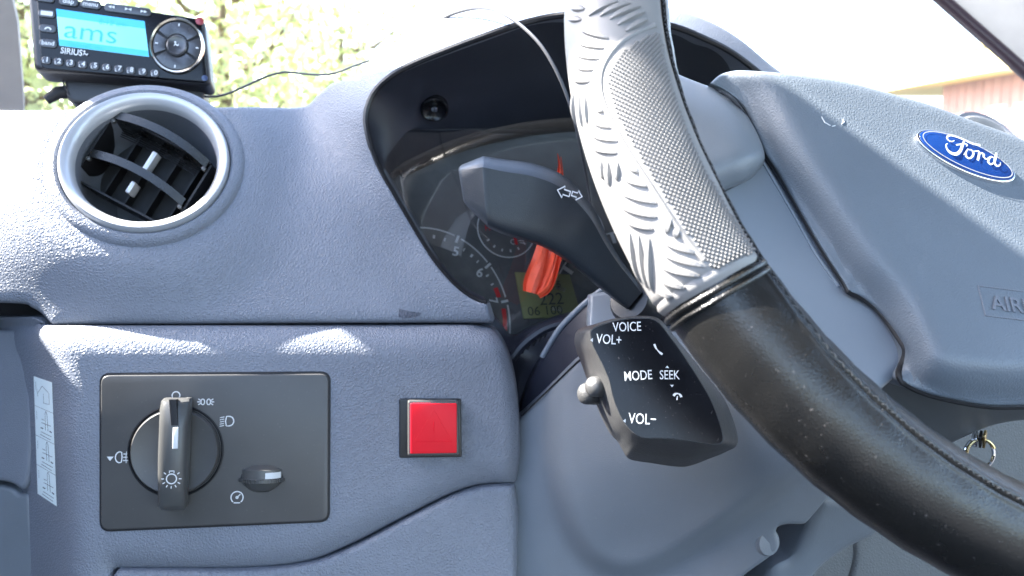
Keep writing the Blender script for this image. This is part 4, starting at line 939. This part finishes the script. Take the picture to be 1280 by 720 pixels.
# ------------------------------------------------------------------ key ring
kr = thing('key_ring', C3(1224, 585, .47), 'split key ring with key bows hanging below the steering wheel hub', 'key ring')
kf_ = Fr(1224, 567, .455, (.1, 0, -1), 0); rk = 18.5 * .455 / F
mb = MB(); tube(mb, [kf_.pt(rk * 1.05 * math.cos(a), rk * math.sin(a)) for a in np.linspace(0, 2 * math.pi, 40, endpoint=False)], .0009, 8, True); mb.build('ring', M['chrome'], kr)
mb = MB(); tube(mb, [kf_.pt(rk * math.cos(a) * 1.02, rk * math.sin(a), .0014) for a in np.linspace(.4, 5.2, 34)], .0008, 8); mb.build('ring_coil', M['brass'], kr)
for i, (x, m) in enumerate(((1217, 'chrome'), (1221, 'chrome'), (1226, 'black'), (1231, 'brass'))):
    f = Fr(x, 549, .457 - .001 * i, (.8, .1, -.6), 80 + i * 4); mb = MB(); plate(mb, f, rp([(-.0045, -.003), (.0045, -.003), (.0045, .003), (-.0045, .003)], .0015), -.0006, .0006, .0002); mb.build('key', M[m], kr)

# ------------------------------------------------------------------ satellite radio on its mount
rn = nrm((.20, -.10, -.97)); RK = .56 / .505; rf_ = Fr(152, 54, .56, rn, 6.8, RK); RL = lambda *p: rf_.inv(*p)
sr = thing('satellite_radio', rf_.pt(0, -.022, 0), 'black satellite radio with glowing blue display above the air vent', 'radio')
M['radio'] = mat('radio_shell', (.022, .022, .025), .35, .3, 1400, .0001, noise=.1)
cr_ = rf_.invs([(33, -9), (255, 22), (264, 106), (41, 87)]); mb = MB(); plate(mb, rf_, rp(cr_, .004, 6), -.020, -.001, .0030); mb.build('shell', M['radio'], sr)
c2 = rf_.invs([(46, -6), (252, 24), (259, 103), (52, 86)]); mb = MB(); plate(mb, rf_, rp(c2, .003, 6), -.003, .0004, .0006); mb.build('front', M['gloss'], sr)
c3 = rf_.invs([(71, 12), (181, 27.5), (186.5, 71.5), (75, 57.5)]); mb = MB(); plate(mb, rf_, c3, 0, .0012, .0002); dsp = mb.build('display', M['screen'], sr)
for q in ([(71, 12), (181, 27.5), (182.3, 37), (72, 21.5)], [(74.2, 50), (185.6, 64.5), (186.5, 71.5), (75, 57.5)]):
    mb = MB(); plate(mb, rf_, rf_.invs(q), .0012, .00135); mb.build('display_band', M['screenb'], dsp)
M['pix'] = mat('display_pixels', (.02, .14, .25), .3, emit=(.01, .2, .42), es=.3)
c = RL(79, 49.5); text('display_text', 'ams', rf_.rot(-.5), c[0], c[1] + .0006, .0158, M['pix'], dsp, h=.0016, bold=-.005, sx=1.2)
c = RL(124, 31); text('display_text', '0:12 am', rf_, c[0], c[1], .0048, M['pix'], dsp, h=.0017)
c = RL(84, 58.5); text('display_text', 'channels on', rf_.rot(-.5), c[0], c[1], .0040, M['pix'], dsp, h=.0017)
c = RL(76, 68); text('lettering', 'SIRIUS', rf_.rot(-1), c[0], c[1], .0052, M['white'], sr, h=.0007, bold=.02, sx=.84)
def dog(f, c, k, parent):
    mb = MB(); P = np.array([(-.3, .5), (-.15, 1), (.2, .95), (.35, .6), (.15, .3), (.5, 0), (.9, -.1), (1.0, .4), (1.15, -.1), (.9, -.5), (.5, -.45), (.2, -.1), (-.1, -.5), (-.4, -.6), (-.1, 0), (.02, .25)]) * k + c
    mb.add([f.pt(*p, .0015) for p in P], [tuple(range(len(P)))]); mb.build('dog_emblem', M['white'], parent, smooth=False)
dog(rf_, RL(106, 68), .0019, sr)
M['rbtn'] = mat('radio_button', (.045, .045, .05), .25, noise=.1, spec=.7)
def rbtn(x, y, w_, h_, s=None, ts=.003, m='rbtn', lab=None):
    c = RL(x, y); mb = MB(); o = rp(np.array([(-w_, -h_), (w_, -h_), (w_, h_), (-w_, h_)]) + c, min(w_, h_) * .95, 6); plate(mb, rf_, o, 0, .0013, .0005); b = mb.build('button', M[m], sr)
    if s: text('lettering', s, rf_, c[0], c[1] - ts * .32, ts, M['white'], b, h=.0016, align='CENTER', bold=.02)
    return b
for i in range(10):
    x = 58.5 + i * 15.05; y = 76 + i * 1.82; rbtn(x, y, .0026, .0024, None); c = RL(x + 1.5, y); text('numeral', str((i + 1) % 10), rf_, c[0], c[1] - .0011, .0040, M['white'], sr, h=.0016, align='CENTER', bold=.03)
    mb = MB(); c = RL(x - 3.6, y + 1); stroke(mb, rf_, [(c[0], c[1] + .0006), (c[0], c[1] - .0010), (c[0] + .0008, c[1] - .0010)], .0004, .0015); mb.build('key_mark', M['white'], sr, smooth=False)
bA = rbtn(59, 18, .0046, .0024); c = RL(59.5, 18); mb = MB(); plate(mb, rf_, rp(np.array([(-.0032, -.0013), (.0032, -.0013), (.0032, .0013), (-.0032, .0013)]) + c, .0004), .001, .0016); mb.build('key_label', M['white'], bA)
bB = rbtn(60, 36.5, .0046, .0024); c = RL(61, 38); mb = MB(); stroke(mb, rf_, circ(c[0], c[1] - .0005, .0016, 12, 10, 170), .0009, .0016); mb.build('phone_symbol', M['white'], bB, smooth=False)
rbtn(61, 55, .0048, .0026, 'band', .0036)
rbtn(57, -1, .0050, .0022); rbtn(86.5, 3, .0052, .0025, 'disp', .0038); rbtn(114, 6.5, .0056, .0026, 'menu', .0038)
c0, c1 = RL(133, 9), RL(187, 17); cm = (c0 + c1) / 2; mb = MB(); plate(mb, rf_, rp(np.array([(-.0130, -.0026), (.0130, -.0026), (.0130, .0026), (-.0130, .0026)]) + cm, .0024, 6), 0, .0012, .0005); tb = mb.build('transport_button', M['rbtn'], sr)
mb = MB()
for x, y, s in ((138, 9.5, -1), (142, 10, -1), (159, 12.4, 1), (163, 13, -1), (178.5, 15.4, 1), (182.5, 16, 1)):
    c = RL(x, y); k = .0009; mb.add([rf_.pt(c[0] + s * k, c[1], .0015), rf_.pt(c[0] - s * k, c[1] + k, .0015), rf_.pt(c[0] - s * k, c[1] - k, .0015)], [(0, 1, 2)])
mb.build('symbol', M['white'], tb, smooth=False, recalc=False)
dcx = RL(222, 58.5); dfm = rf_.at(dcx[0], dcx[1], .0004); rd_ = abs((RL(256, 62) - dcx)[0])
M['warm'] = mat('warm_chrome', (.62, .58, .50), .2, metal=1)
mb = MB(); lathe(mb, dfm, [(rd_, -.001), (rd_, .0015), (rd_ * .96, .0026), (rd_ * .90, .0020), (rd_ * .89, 0)], 64, 1, 1.12); mb.build('dial_ring', M['warm'], sr)
mb = MB(); plate(mb, dfm, circ(0, 0, rd_ * .885, 48, ry=rd_ * .885 * 1.12), -.001, .0006); mb.build('dial_well', M['dark'], sr)
def sector(a0, a1, lab):
    n = 14; ou = circ(0, 0, rd_ * .86, n, a0, a1, rd_ * .86 * 1.12); inn_ = circ(0, 0, rd_ * .42, n, a1, a0, rd_ * .42 * 1.12); mb = MB(); plate(mb, dfm, np.vstack([ou, inn_]), 0, .0016, .0003); b = mb.build('pad_button', M['rbtn'], sr)
    am = R((a0 + a1) / 2); mb = MB(); c = np.array([math.cos(am), math.sin(am) * 1.12]) * rd_ * .74; box(mb, dfm, c[0] - (.0008 if lab else .0004), c[0] + (.0008 if lab else .0004), c[1] - (.0004 if lab else .0008), c[1] + (.0004 if lab else .0008), .0016, .0018); mb.build('pad_mark', M['white'], b, smooth=False)
sector(33, 147, 0); sector(-25, 25, 1); sector(155, 205, 1); sector(213, 327, 0)
mb = MB(); lathe(mb, dfm, [(rd_ * .38, 0), (rd_ * .38, .0022), (rd_ * .33, .0028), (rd_ * .2, .0020), (.0001, .0018)], 40, 1, 1.1); cb = mb.build('centre_button', M['rbtn'], sr)
dog(dfm.at(0, 0, .002), np.array([-.0008, 0]), .0019, cb)
c = RL(250, 27); mb = MB(); lathe(mb, rf_.at(*c, 0), [(.0024, 0), (.0024, .0012), (.0001, .0016)], 20); mb.build('power_button', mat('power_red', (.3, .04, .05), .3), sr)
c = RL(256, 98); mb = MB(); lathe(mb, rf_.at(*c, 0), [(.0018, 0), (.0018, .0008), (.0001, .0010)], 16); mb.build('sensor', mat('sensor_glass', (.05, .07, .14), .15), sr)
rm = thing('radio_mount', rf_.pt(0, -.035, -.02), 'black plastic cradle bracket under the satellite radio', 'bracket')
mb = MB(); mfr = Fr(160, 100, .515 * RK, rn, 6.8, RK); plate(mb, mfr, rp(mfr.invs([(76, 86), (254, 104), (253, 124), (240, 130), (90, 126), (80, 120)]), .002), -.025, -.004, .002); mb.build('cradle', M['radio'], rm)
mb = MB(); tube(mb, [mfr.pt(*mfr.inv(x, y), -.003) for x, y in crv([(77, 90), (78, 105), (84, 116)])], .0005, 6); mb.build('edge_line', M['rbtn'], rm)
mb = MB(); tube(mb, [mfr.pt(*mfr.inv(52, 120), -.008), mfr.pt(*mfr.inv(66, 110), -.009), mfr.pt(*mfr.inv(86, 106), -.012)], [.0032, .0042, .005], 14); mb.build('clamp_knob', M['dark'], rm)
mb = MB(); tube(mb, [mfr.pt(*mfr.inv(x, y), -.03) for x, y in ((120, 110), (125, 150), (120, 200))], .008, 12); mb.build('arm', M['radio'], rm)
cb1 = MB(); tube(cb1, crv([C3(x, y, d) for x, y, d in ((240, 118, .59), (262, 121, .59), (282, 118, .592), (310, 106, .595), (335, 95, .60), (356, 90, .60), (378, 92, .60), (400, 93.5, .60), (420, 91, .60), (438, 84, .60), (455, 78, .60), (462, 76, .60))], step=.005), .0008, 8)
tag(cb1.build('antenna_cable', M['cable']), 'thin grey cable running from the radio across the windscreen bottom', 'cable')
cb2 = MB(); tube(cb2, crv([C3(x, y, d) for x, y, d in ((530, 44, .57), (540, 33, .565), (562, 19, .555), (590, 11, .54), (612, 11, .52), (632, 19, .50), (655, 35, .485), (677, 58, .475), (695, 88, .47), (708, 118, .47), (718, 150, .47), (726, 185, .475), (735, 230, .49), (745, 300, .50))], step=.005), .0010, 8)
tag(cb2.build('loop_cable', M['cable']), 'thin grey cable looping over the instrument hood behind the wheel rim', 'cable')
